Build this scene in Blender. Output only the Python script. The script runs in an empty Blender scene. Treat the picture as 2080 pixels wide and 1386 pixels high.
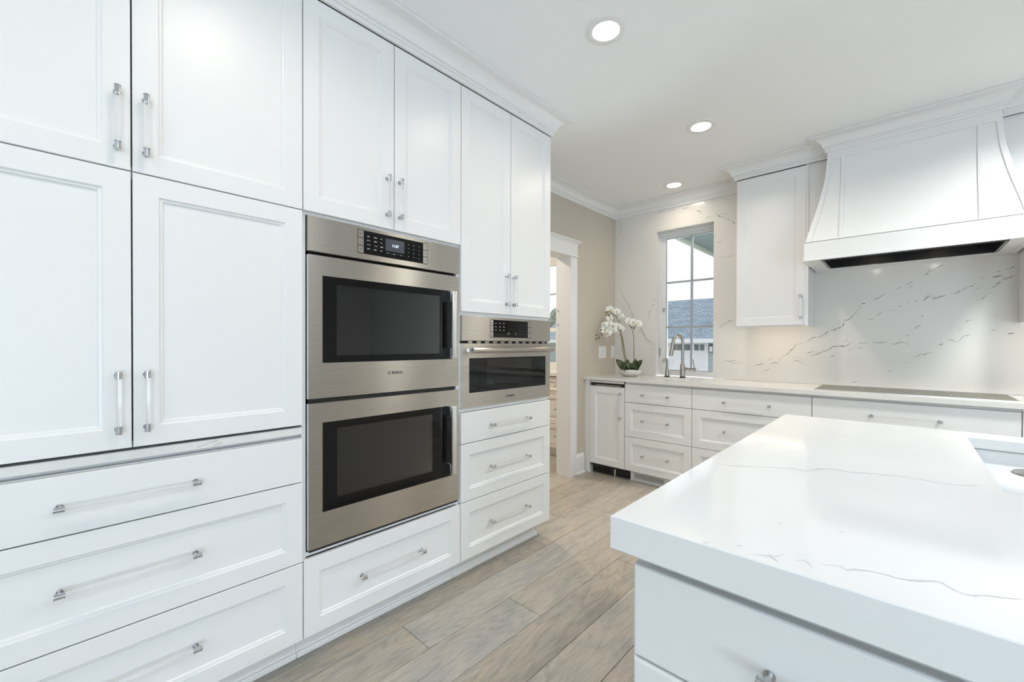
import bpy, bmesh, math, random
from mathutils import Vector, Matrix
PI = math.pi
S = bpy.context.scene
COL = S.collection
random.seed(7)

# ------------------------------------------------------------------ camera
F_PX, YAW, PITCH, ROLL, CYP = 855.385, .7496873, -.0070348, -.00255434, 705.8994
CAM_Z = 1.244
cd = bpy.data.cameras.new('camera'); cam = bpy.data.objects.new('camera', cd); COL.objects.link(cam)
c_, s_ = math.cos(YAW), math.sin(YAW)
Fw = Vector((-s_*math.cos(PITCH), c_*math.cos(PITCH), math.sin(PITCH))); Rt = Vector((c_, s_, 0)); Up = Rt.cross(Fw)
R2 = Rt*math.cos(ROLL) - Up*math.sin(ROLL); U2 = Rt*math.sin(ROLL) + Up*math.cos(ROLL)
M = Matrix.Identity(4)
for i in range(3):
    M[i][0] = R2[i]; M[i][1] = U2[i]; M[i][2] = -Fw[i]
M[0][3], M[1][3], M[2][3] = 0, 0, CAM_Z
cam.matrix_world = M
cd.sensor_width = 36; cd.sensor_fit = 'HORIZONTAL'; cd.lens = F_PX*36/2080
cd.shift_x = 0; cd.shift_y = (CYP-693)/2080
cd.clip_start = .02; cd.clip_end = 300
S.camera = cam

# ------------------------------------------------------------------ world, exposure
w = bpy.data.worlds.new('world'); S.world = w; w.use_nodes = True
wn = w.node_tree.nodes; wl = w.node_tree.links
bg = wn['Background']; bg.inputs['Color'].default_value = (.955, .985, 1.045, 1); bg.inputs['Strength'].default_value = 1.30
S.view_settings.view_transform = 'Standard'; S.view_settings.look = 'None'
S.view_settings.exposure = 0; S.view_settings.gamma = 1; S.view_settings.use_curve_mapping = False

def area(name, loc, target, sx, sy, power, color, shape='RECTANGLE', spread=None):
    l = bpy.data.lights.new(name, 'AREA'); l.shape = shape; l.size = sx
    if shape in ('RECTANGLE', 'ELLIPSE'): l.size_y = sy
    l.energy = power; l.color = color
    if spread: l.spread = spread
    o = bpy.data.objects.new(name, l); COL.objects.link(o); o.location = loc
    o.rotation_euler = (Vector(target)-Vector(loc)).to_track_quat('-Z', 'Y').to_euler()
    return o
DAY = (.80, .91, 1.0); WARM = (1, .80, .58)
# daylight through the big windows behind the camera, and through the two far windows; the up-aimed ones are added ceiling fill
for x in (.8, 2.6): area('daylight_near_window', (x, -3.82, 1.6), (x, 3, 1.4), 1.35, 1.35, 5, (.6, .82, 1.0))
area('daylight_right_window', (4.42, -2.1, 1.4), (0, -2.1, 1.2), 1.55, 2.05, 10, (.66, .83, 1.0))
area('daylight_right_window', (4.42, -.1, 1.4), (0, -.1, 1.2), 1.55, 2.05, 4, (.66, .86, 1.0))
area('ceiling_fill_right', (4.62, -2.1, .35), (1.2, -2.1, 2.7), 1.55, .9, 188, (.68, .85, 1.0))  # added up-aimed lights outside the windows, only to brighten the ceiling
for x in (.8, 2.6): area('ceiling_fill_near', (x, -4.7, .20), (x, -.5, 2.7), 1.35, .9, 130, (.62, .84, 1))
area('ceiling_fill_sink', (-1.55, 4.62, .74), (-1.25, 2.6, 2.69), .5, .3, 26, (.9, .96, 1))  # added fill, hidden below the sill and aimed at the ceiling
area('ceiling_fill_pantry', (-3.55, 4.85, .74), (-3.4, 2.9, 2.69), .6, .3, 8, (1, .97, .92))
area('daylight_sink_window', (-1.55, 4.62, 2.62), (-1.3, 3.2, 1.2), .5, .3, 30, (.92, .97, 1))
area('daylight_pantry_window', (-3.55, 4.85, 2.62), (-3.4, 3.2, 1), .6, .3, 24, (1, .87, .68))
CEIL = 2.688
LAMPS = [(-1.012, 1.7155), (-.992, 2.893), (-1.531, 3.786)]
LAMPS_OUT = [(-.98, .45), (-.98, -.8), (.95, .45), (.95, 2.9), (2.4, 1.2), (.95, 1.7)]

# ------------------------------------------------------------------ materials
def principled(name, col, rough=.5, metal=0, spec=.5, **kw):
    m = bpy.data.materials.new(name); m.use_nodes = True
    b = m.node_tree.nodes['Principled BSDF']
    b.inputs['Base Color'].default_value = (*col, 1); b.inputs['Roughness'].default_value = rough
    b.inputs['Metallic'].default_value = metal; b.inputs['Specular IOR Level'].default_value = spec
    for k, v in kw.items():
        k = k.replace('_', ' ')
        b.inputs[k].default_value = v
    return m
def nodes(m): return m.node_tree.nodes, m.node_tree.links, m.node_tree.nodes['Principled BSDF']
def N(m, t, **kw):
    n = m.node_tree.nodes.new(t)
    for k, v in kw.items(): setattr(n, k, v)
    return n
def noise_bump(m, scale, strength, dist=.002, stretch=(1, 1, 1), coord='Object'):
    n, l, b = nodes(m)
    tc = N(m, 'ShaderNodeTexCoord'); mp = N(m, 'ShaderNodeMapping'); mp.inputs['Scale'].default_value = stretch
    nz = N(m, 'ShaderNodeTexNoise'); nz.inputs['Scale'].default_value = scale; nz.inputs['Detail'].default_value = 4
    bp = N(m, 'ShaderNodeBump'); bp.inputs['Strength'].default_value = strength; bp.inputs['Distance'].default_value = dist
    l.new(tc.outputs[coord], mp.inputs[0]); l.new(mp.outputs[0], nz.inputs['Vector']); l.new(nz.outputs['Fac'], bp.inputs['Height'])
    l.new(bp.outputs[0], b.inputs['Normal'])
    return nz
def noise_color(m, c1, c2, scale, stretch=(1, 1, 1), lo=.3, hi=.7, coord='Object', detail=4):
    n, l, b = nodes(m)
    tc = N(m, 'ShaderNodeTexCoord'); mp = N(m, 'ShaderNodeMapping'); mp.inputs['Scale'].default_value = stretch
    nz = N(m, 'ShaderNodeTexNoise'); nz.inputs['Scale'].default_value = scale; nz.inputs['Detail'].default_value = detail
    r = N(m, 'ShaderNodeValToRGB'); r.color_ramp.elements[0].position = lo; r.color_ramp.elements[1].position = hi
    r.color_ramp.elements[0].color = (*c1, 1); r.color_ramp.elements[1].color = (*c2, 1)
    l.new(tc.outputs[coord], mp.inputs[0]); l.new(mp.outputs[0], nz.inputs['Vector']); l.new(nz.outputs['Fac'], r.inputs[0])
    l.new(r.outputs[0], b.inputs['Base Color'])
    return r
def emis(name, col, s):
    m = principled(name, col); b = m.node_tree.nodes['Principled BSDF']
    b.inputs['Emission Color'].default_value = (*col, 1); b.inputs['Emission Strength'].default_value = s
    return m
MT = {}
MT['paint'] = principled('white_cabinet_paint', (.86, .866, .868), .34); noise_bump(MT['paint'], 220, .03, .001)
MT['trim'] = principled('white_trim_paint', (.86, .862, .86), .4)
MT['pantry'] = principled('cream_cabinet_paint', (.84, .81, .75), .4)
MT['ceiling'] = principled('ceiling_paint', (.945, .955, .957), .85); noise_bump(MT['ceiling'], 160, .25, .002)
MT['wall'] = principled('beige_wall_paint', (.60, .555, .475), .8); noise_bump(MT['wall'], 240, .1, .001)
MT['wallwhite'] = principled('pale_wall_paint', (.86, .855, .84), .8); noise_bump(MT['wallwhite'], 240, .1, .001)
MT['quartz'] = principled('white_quartz', (.86, .865, .865), .085, spec=.5)
noise_color(MT['quartz'], (.84, .845, .85), (.88, .885, .885), 2.2, lo=.35, hi=.7)
MT['slab'] = principled('quartz_backsplash', (.82, .805, .78), .16)
noise_color(MT['slab'], (.79, .78, .755), (.84, .825, .80), 1.6, lo=.35, hi=.7)
MT['counter'] = principled('quartz_counter', (.80, .79, .765), .1); noise_color(MT['counter'], (.78, .775, .755), (.84, .83, .81), 2, lo=.35, hi=.7)
def vein(name, col, base, lo=.42, hi=.6):
    m = principled(name, col, .12)
    r = noise_color(m, base, col, 38, lo=lo, hi=hi, detail=6)
    return m
MT['vein'] = vein('grey_vein', (.25, .235, .21), (.66, .65, .625), .34, .56)
MT['vein2'] = vein('pale_grey_vein', (.64, .64, .635), (.80, .805, .81), .3, .55)
def steel(name, col, rough, aniso=.985, rot=.25):
    m = principled(name, col, rough, 1); n, l, b = nodes(m)
    b.inputs['Anisotropic'].default_value = aniso; b.inputs['Anisotropic Rotation'].default_value = rot
    tg = N(m, 'ShaderNodeTangent', direction_type='UV_MAP'); tg.uv_map = 'UVMap'; l.new(tg.outputs[0], b.inputs['Tangent'])
    uv = N(m, 'ShaderNodeUVMap'); uv.uv_map = 'UVMap'
    mp = N(m, 'ShaderNodeMapping'); mp.inputs['Scale'].default_value = (6, 900, 1)
    nz = N(m, 'ShaderNodeTexNoise'); nz.inputs['Scale'].default_value = 1; nz.inputs['Detail'].default_value = 3
    l.new(uv.outputs[0], mp.inputs[0]); l.new(mp.outputs[0], nz.inputs['Vector'])
    mr = N(m, 'ShaderNodeMapRange'); mr.inputs['To Min'].default_value = rough-.02; mr.inputs['To Max'].default_value = rough+.02
    l.new(nz.outputs['Fac'], mr.inputs[0]); l.new(mr.outputs[0], b.inputs['Roughness'])
    return m
MT['steel'] = steel('brushed_stainless', (.50, .465, .415), .27)
MT['steelbright'] = steel('satin_stainless', (.80, .80, .80), .22)
MT['nickel'] = principled('brushed_nickel', (.46, .42, .385), .22, 1)
MT['chrome'] = principled('chrome', (.58, .585, .59), .09, 1)
MT['acrylic'] = principled('clear_acrylic', (1, 1, 1), .03, Transmission_Weight=1.0, IOR=1.42)
MT['black'] = principled('black_enamel', (.012, .012, .013), .35)
MT['blackglass'] = principled('black_glass', (.005, .005, .005), .03, spec=.3)
MT['cavity'] = principled('oven_enamel', (.30, .30, .29), .5); noise_color(MT['cavity'], (.30, .30, .29), (.50, .50, .48), 5, stretch=(.3, .3, 3))
MT['dark'] = principled('dark_gap', (.02, .02, .02), .8)
MT['rack'] = principled('oven_rack_wire', (.5, .5, .5), .3, 1)
def tinted(name, tint, rough=.02):
    m = bpy.data.materials.new(name); m.use_nodes = True; n = m.node_tree.nodes; l = m.node_tree.links
    n.remove(n['Principled BSDF']); out = n['Material Output']
    t = n.new('ShaderNodeBsdfTransparent'); t.inputs[0].default_value = (*tint, 1)
    g = n.new('ShaderNodeBsdfGlossy'); g.inputs['Roughness'].default_value = rough; g.inputs[0].default_value = (1, 1, 1, 1)
    f = n.new('ShaderNodeFresnel'); f.inputs[0].default_value = 1.5
    mx = n.new('ShaderNodeMixShader'); l.new(f.outputs[0], mx.inputs[0]); l.new(t.outputs[0], mx.inputs[1]); l.new(g.outputs[0], mx.inputs[2])
    l.new(mx.outputs[0], out.inputs[0]); return m
MT['ovenglass'] = tinted('tinted_oven_glass', (.76, .76, .75))
MT['glass'] = tinted('window_glass', (.97, .985, .99), 0)
MT['cooktop'] = principled('cooktop_glass', (.22, .21, .175), .38, spec=.12)
MT['display'] = principled('display_screen', (.05, .055, .07), .2); MT['display'].node_tree.nodes['Principled BSDF'].inputs['Emission Color'].default_value = (.22, .24, .30, 1); MT['display'].node_tree.nodes['Principled BSDF'].inputs['Emission Strength'].default_value = .05
MT['digits'] = emis('display_digits', (.75, .82, 1), .8)
MT['print'] = principled('white_print', (.75, .75, .75), .5)
MT['printdark'] = principled('dark_print', (.05, .05, .05), .5)
MT['lens'] = emis('lamp_lens', (1, .93, .82), 22)
MT['led'] = emis('led_strip', (1, .85, .65), 5)
MT['white'] = principled('glossy_white_ceramic', (.82, .83, .84), .12)
MT['sinkwhite'] = principled('white_sink_ceramic', (.72, .735, .745), .15)
MT['bowl'] = principled('cream_ceramic_bowl', (.74, .72, .68), .35)
MT['plate'] = principled('white_plastic', (.86, .86, .86), .35)
MT['leaf'] = principled('dark_green_leaf', (.035, .06, .022), .4); noise_color(MT['leaf'], (.025, .045, .018), (.06, .09, .03), 30)
MT['stem'] = principled('olive_stem', (.17, .14, .05), .5); noise_color(MT['stem'], (.10, .075, .035), (.26, .23, .09), 40)
MT['twig'] = principled('brown_twig', (.10, .065, .045), .6)
MT['bud'] = principled('olive_bud', (.12, .12, .035), .5)
MT['petal'] = principled('white_petal', (.88, .88, .86), .5, Subsurface_Weight=.1); noise_color(MT['petal'], (.84, .85, .78), (.9, .9, .89), 12)
MT['lip'] = principled('yellow_lip', (.62, .50, .12), .5)
MT['moss'] = principled('potting_moss', (.09, .08, .05), .9); noise_bump(MT['moss'], 90, .8, .01)
MT['wframe'] = principled('window_frame_white', (.82, .83, .83), .35)
MT['wgrey'] = principled('window_grille_shade_grey', (.40, .44, .47), .4)  # grille bars are white; their shade is painted in as this grey
# oak planks: each board has its own UV patch and its own tint attribute
def floor_mat():
    m = principled('oak_planks', (.4, .34, .27), .42); n, l, b = nodes(m)
    uv = N(m, 'ShaderNodeUVMap'); uv.uv_map = 'UVMap'
    at = N(m, 'ShaderNodeAttribute'); at.attribute_name = 'board'
    def nz(sx, sy, detail, dist=0, rough=.5):
        mp = N(m, 'ShaderNodeMapping'); mp.inputs['Scale'].default_value = (sx, sy, 1)
        t = N(m, 'ShaderNodeTexNoise'); t.inputs['Scale'].default_value = 1; t.inputs['Detail'].default_value = detail
        t.inputs['Distortion'].default_value = dist; t.inputs['Roughness'].default_value = rough
        l.new(uv.outputs[0], mp.inputs[0]); l.new(mp.outputs[0], t.inputs['Vector']); return t
    fine = nz(240, 14, 5, .5, .7); mid = nz(26, 4.0, 5, 1.6, .6); big = nz(6, 2.4, 5, 1.2, .62)
    fig = nz(6.5, .75, 2, .35, .45)
    # cathedral figure: contour lines of a smooth noise field
    m1 = N(m, 'ShaderNodeMath', operation='MULTIPLY'); m1.inputs[1].default_value = 150; l.new(fig.outputs['Fac'], m1.inputs[0])
    wv = N(m, 'ShaderNodeMath', operation='SINE'); l.new(m1.outputs[0], wv.inputs[0])
    m2 = N(m, 'ShaderNodeMath', operation='MULTIPLY_ADD'); m2.inputs[1].default_value = .5; m2.inputs[2].default_value = .5; l.new(wv.outputs[0], m2.inputs[0])
    def mix(a, bb, fac, mode='MIX'):
        x = N(m, 'ShaderNodeMix', data_type='RGBA', blend_type=mode)
        for sock, v in ((x.inputs[0], fac), (x.inputs[6], a), (x.inputs[7], bb)):
            if isinstance(v, (tuple, float, int)): sock.default_value = v if not isinstance(v, tuple) else (*v, 1)
            else: l.new(v, sock)
        return x.outputs[2]
    def ramp(src, stops):
        r = N(m, 'ShaderNodeValToRGB'); e = r.color_ramp.elements
        while len(e) < len(stops): e.new(.5)
        for i, (p, c) in enumerate(stops): e[i].position = p; e[i].color = (*c, 1)
        l.new(src, r.inputs[0]); return r.outputs[0]
    base = ramp(at.outputs['Fac'], [(0, (.40, .36, .305)), (.35, (.47, .43, .375)), (.65, (.505, .47, .42)), (1, (.42, .395, .36))])
    g1 = ramp(fine.outputs['Fac'], [(.30, (.76, .75, .74)), (.52, (1, 1, 1)), (.8, (1.12, 1.11, 1.1))])
    g2 = ramp(mid.outputs['Fac'], [(.32, (.84, .83, .82)), (.52, (1, 1, 1)), (.72, (1.10, 1.10, 1.09))])
    g3 = ramp(big.outputs['Fac'], [(.32, (.82, .86, .90)), (.5, (1, 1, 1)), (.68, (1.10, 1.06, 1.0))])
    g4 = ramp(m2.outputs[0], [(0, (.80, .79, .77)), (.32, (1, 1, 1)), (1, (1.05, 1.05, 1.04))])
    c = mix(base, g1, .8, 'MULTIPLY'); c = mix(c, g2, .9, 'MULTIPLY'); c = mix(c, g3, 1.0, 'MULTIPLY'); c = mix(c, g4, .55, 'MULTIPLY')
    # knots
    mpk = N(m, 'ShaderNodeMapping'); mpk.inputs['Scale'].default_value = (5.0, 1.9, 1)
    vo = N(m, 'ShaderNodeTexVoronoi'); vo.inputs['Scale'].default_value = 1
    l.new(uv.outputs[0], mpk.inputs[0]); l.new(mpk.outputs[0], vo.inputs['Vector'])
    k = ramp(vo.outputs['Distance'], [(.02, (.8, .8, .8)), (.11, (0, 0, 0))])
    c = mix(c, (.20, .185, .17), k); l.new(c, b.inputs['Base Color'])
    bp = N(m, 'ShaderNodeBump'); bp.inputs['Strength'].default_value = .2; bp.inputs['Distance'].default_value = .001
    l.new(fine.outputs['Fac'], bp.inputs['Height']); l.new(bp.outputs[0], b.inputs['Normal'])
    return m
MT['floor'] = floor_mat()
def siding(name, col, pitch, axis=2, depth=.3):
    m = principled(name, col, .7); n, l, b = nodes(m)
    tc = N(m, 'ShaderNodeTexCoord'); sp = N(m, 'ShaderNodeSeparateXYZ'); l.new(tc.outputs['Object'], sp.inputs[0])
    mm = N(m, 'ShaderNodeMath', operation='MULTIPLY'); mm.inputs[1].default_value = 1/pitch; l.new(sp.outputs[axis], mm.inputs[0])
    fr = N(m, 'ShaderNodeMath', operation='FRACT'); l.new(mm.outputs[0], fr.inputs[0])
    bp = N(m, 'ShaderNodeBump'); bp.inputs['Strength'].default_value = 1; bp.inputs['Distance'].default_value = depth*pitch
    l.new(fr.outputs[0], bp.inputs['Height']); l.new(bp.outputs[0], b.inputs['Normal']); return m
MT['siding'] = siding('grey_lap_siding', (.40, .47, .50), .16, depth=.12)
MT['soffit'] = siding('grey_soffit_boards', (.36, .42, .50), .30, axis=1, depth=.05)
def shingle():
    m = principled('roof_shingles', (.2, .24, .28), .9); n, l, b = nodes(m)
    uv = N(m, 'ShaderNodeUVMap'); uv.uv_map = 'UVMap'
    br = N(m, 'ShaderNodeTexBrick'); br.inputs['Scale'].default_value = 1; br.inputs['Brick Width'].default_value = .30; br.inputs['Row Height'].default_value = .15
    br.inputs['Mortar Size'].default_value = .012; br.inputs['Color1'].default_value = (.20, .27, .33, 1); br.inputs['Color2'].default_value = (.34, .42, .48, 1); br.inputs['Mortar'].default_value = (.10, .14, .18, 1)
    l.new(uv.outputs[0], br.inputs['Vector'])
    nz = N(m, 'ShaderNodeTexNoise'); nz.inputs['Scale'].default_value = 14; l.new(uv.outputs[0], nz.inputs['Vector'])
    mx = N(m, 'ShaderNodeMix', data_type='RGBA', blend_type='OVERLAY'); mx.inputs[0].default_value = .6
    l.new(br.outputs['Color'], mx.inputs[6]); l.new(nz.outputs['Fac'], mx.inputs[7]); l.new(mx.outputs[2], b.inputs['Base Color']); return m
MT['shingle'] = shingle()
MT['outwhite'] = principled('exterior_white', (.8, .81, .82), .6)
MT['gwin'] = principled('garage_window_glass', (.10, .14, .14), .1)
MT['lantern'] = principled('black_lantern_metal', (.03, .03, .03), .5)
MT['grass'] = principled('grass', (.16, .24, .09), .95); noise_color(MT['grass'], (.12, .19, .07), (.26, .34, .15), 3)
MT['drive'] = principled('pale_concrete_drive', (.55, .55, .54), .9)
MT['foliage'] = principled('tree_foliage', (.10, .17, .12), .9); noise_color(MT['foliage'], (.08, .14, .10), (.26, .36, .30), 2.5)
MT['bark'] = principled('bark', (.12, .09, .06), .9)

# ------------------------------------------------------------------ mesh helpers
class B:
    """collects geometry and links it as one mesh object"""
    def __init__(s): s.bm = bmesh.new(); s.mats = []
    def mi(s, m):
        if m not in s.mats: s.mats.append(m)
        return s.mats.index(m)
    def faces(s, pts, fs, m, smooth=False):
        vs = [s.bm.verts.new(p) for p in pts]; k = s.mi(m); out = []
        for f in fs:
            try: q = s.bm.faces.new([vs[i] for i in f])
            except ValueError: continue
            q.material_index = k; q.smooth = smooth; out.append(q)
        return vs, out
    def box(s, x0, x1, y0, y1, z0, z1, m, bev=0, seg=1):
        P = [(x0,y0,z0),(x1,y0,z0),(x1,y1,z0),(x0,y1,z0),(x0,y0,z1),(x1,y0,z1),(x1,y1,z1),(x0,y1,z1)]
        vs, fs = s.faces(P, [(0,3,2,1),(4,5,6,7),(0,1,5,4),(1,2,6,5),(2,3,7,6),(3,0,4,7)], m)
        if bev:
            es = {e for f in fs for e in f.edges}
            r = bmesh.ops.bevel(s.bm, geom=list(es), offset=bev, segments=seg, affect='EDGES', profile=.5)
            for f in r['faces']: f.material_index = s.mi(m); f.smooth = seg > 1
        return s
    def ring_cap(s, loops, m, cap0=True, cap1=True, smooth=False, closed=True, mats=None):
        L = [[s.bm.verts.new(p) for p in lp] for lp in loops]; k = s.mi(m)
        for a in range(len(L)-1):
            n = len(L[a]); kk = s.mi(mats[a]) if mats else k
            for i in range(n if closed else n-1):
                j = (i+1) % n
                f = s.bm.faces.new([L[a][i], L[a][j], L[a+1][j], L[a+1][i]]); f.material_index = kk; f.smooth = smooth
        if cap0: f = s.bm.faces.new(list(reversed(L[0]))); f.material_index = s.mi(mats[0]) if mats else k
        if cap1: f = s.bm.faces.new(L[-1]); f.material_index = s.mi(mats[-1]) if mats else k
        return s
    def tube(s, pts, r, m, seg=12, caps=True, smooth=True):
        pts = [Vector(p) for p in pts]; rs = r if isinstance(r, (list, tuple)) else [r]*len(pts)
        loops = []; prev = None
        for i, p in enumerate(pts):
            t = (pts[min(i+1, len(pts)-1)]-pts[max(i-1, 0)]).normalized()
            if prev is None:
                a = Vector((0, 0, 1)) if abs(t.z) < .9 else Vector((1, 0, 0)); u = t.cross(a).normalized()
            else:
                u = (prev - t*prev.dot(t)).normalized()
            prev = u; v = t.cross(u)
            loops.append([p+(u*math.cos(2*PI*k/seg)+v*math.sin(2*PI*k/seg))*rs[i] for k in range(seg)])
        return s.ring_cap(loops, m, caps, caps, smooth)
    def lathe(s, prof, m, cx=0, cy=0, seg=32, smooth=True, cap0=False, cap1=False):
        loops = [[(cx+r*math.cos(2*PI*k/seg), cy+r*math.sin(2*PI*k/seg), z) for k in range(seg)] for r, z in prof]
        return s.ring_cap(loops, m, cap0, cap1, smooth)
    def panel(s, x0, x1, z0, z1, m, style='shaker', t=.02, fr=.0625):
        """door or drawer front in the plane y=0 (front), body towards +y"""
        if style == 'shaker':
            rings = [(0, t), (0, .0015), (.0015, 0), (fr-.003, 0), (fr-.0005, .0022), (fr+.0005, .0045), (fr+.0065, .0055), (fr+.0095, .0095), (fr+.0105, .0105)]
        elif style == 'slab':
            rings = [(0, t), (0, .0015), (.0015, 0)]
        elif style == 'eased':
            rings = [(0, t), (0, .0055), (.0008, .0028), (.0028, .0008), (.0055, 0)]
        loops = [[(x0+i, y, z0+i), (x1-i, y, z0+i), (x1-i, y, z1-i), (x0+i, y, z1-i)] for i, y in rings]
        return s.ring_cap(loops, m)
    def ribbon(s, pts, plane, off, wid, m, jit=.004, rnd=None):
        """thin vein inlaid in a slab: plane 'xz' at y=off, or 'xy' at z=off"""
        rnd = rnd or random; P = []
        for i in range(len(pts)-1):
            a, b = Vector(pts[i]), Vector(pts[i+1]); n = max(2, int((b-a).length/.010))
            for k in range(n): P.append(a.lerp(b, k/n))
        P.append(Vector(pts[-1])); n = len(P); A = []; Bv = []
        for i, p in enumerate(P):
            t = (P[min(i+1, n-1)]-P[max(i-1, 0)]).normalized(); q = Vector((-t.y, t.x))
            p = p+q*rnd.uniform(-jit, jit)*(.0 if i in (0, n-1) else 1)
            e = min(1, 4*min(i, n-1-i)/n+.12); ww = wid*e*rnd.uniform(.35, 1.3)
            A.append(p+q*ww/2); Bv.append(p-q*ww/2)
        f3 = (lambda p: (p.x, off, p.y)) if plane == 'xz' else (lambda p: (p.x, p.y, off))
        s.faces([f3(p) for p in A]+[f3(p) for p in Bv], [(i, i+1, n+i+1, n+i) for i in range(n-1)], m)
        return s
    def obj(s, name, parent=None, smooth_angle=None, fix=True):
        if fix: bmesh.ops.recalc_face_normals(s.bm, faces=s.bm.faces[:])
        uv = s.bm.loops.layers.uv.get('UVMap') or s.bm.loops.layers.uv.new('UVMap')
        if not getattr(s, 'keepuv', False):
            for f in s.bm.faces:
                nx, ny, nz = abs(f.normal.x), abs(f.normal.y), abs(f.normal.z)
                for lp in f.loops:
                    c = lp.vert.co
                    lp[uv].uv = (c.x, c.z) if ny >= max(nx, nz) else ((c.y, c.z) if nx >= nz else (c.x, c.y))
        me = bpy.data.meshes.new(name); s.bm.to_mesh(me); s.bm.free()
        for k in s.mats: me.materials.append(MT[k])
        if smooth_angle:
            for p in me.polygons: p.use_smooth = True
            me.set_sharp_from_angle(angle=math.radians(smooth_angle))
        o = bpy.data.objects.new(name, me); COL.objects.link(o)
        if parent: o.parent = parent
        return o
def tag(o, label=None, cat=None, group=None, kind=None):
    if label: o['label'] = label
    if cat: o['category'] = cat
    if group: o['group'] = group
    if kind: o['kind'] = kind
    return o
def thing(name, label, cat, loc=(0, 0, 0), rz=0, group=None):
    o = bpy.data.objects.new(name, None); COL.objects.link(o); o.location = loc; o.rotation_euler = (0, 0, rz)
    o.empty_display_size = .1
    return tag(o, label, cat, group)
def struct(o): o['kind'] = 'structure'; return o
def copy_tree(o, parent=None):
    c = o.copy(); COL.objects.link(c); c.parent = parent
    for ch in [x for x in bpy.data.objects if x.parent == o]: copy_tree(ch, c)
    return c
def sweep(bm, prof, path, m, side=1):
    """profile (out, z) swept along the plan path with mitred corners; out is to the right of travel * side"""
    P = [Vector((p[0], p[1])) for p in path]; n = len(P); loops = []
    for i in range(n):
        def nrm(a, b):
            d = (b-a).normalized(); return Vector((d.y, -d.x))*side
        if i == 0: mi = nrm(P[0], P[1])
        elif i == n-1: mi = nrm(P[-2], P[-1])
        else:
            a, b = nrm(P[i-1], P[i]), nrm(P[i], P[i+1]); mi = (a+b)/(1+a.dot(b))
        loops.append([(P[i].x+mi.x*o, P[i].y+mi.y*o, z) for o, z in prof])
    bm.ring_cap(loops, m, True, True)
def text_mesh(txt, size, name, mat, parent, loc, rot, extr=.0004):
    cu = bpy.data.curves.new('t', 'FONT'); cu.body = txt; cu.size = size; cu.extrude = extr; cu.align_x = 'LEFT'; cu.resolution_u = 3; cu.offset = size*.02
    t = bpy.data.objects.new('t', cu); COL.objects.link(t); dg = bpy.context.evaluated_depsgraph_get()
    me = bpy.data.meshes.new_from_object(t.evaluated_get(dg)); bpy.data.objects.remove(t); bpy.data.curves.remove(cu)
    me.name = name; me.materials.clear(); me.materials.append(MT[mat])
    o = bpy.data.objects.new(name, me); COL.objects.link(o); o.parent = parent; o.location = loc; o.rotation_euler = rot
    return o
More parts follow.
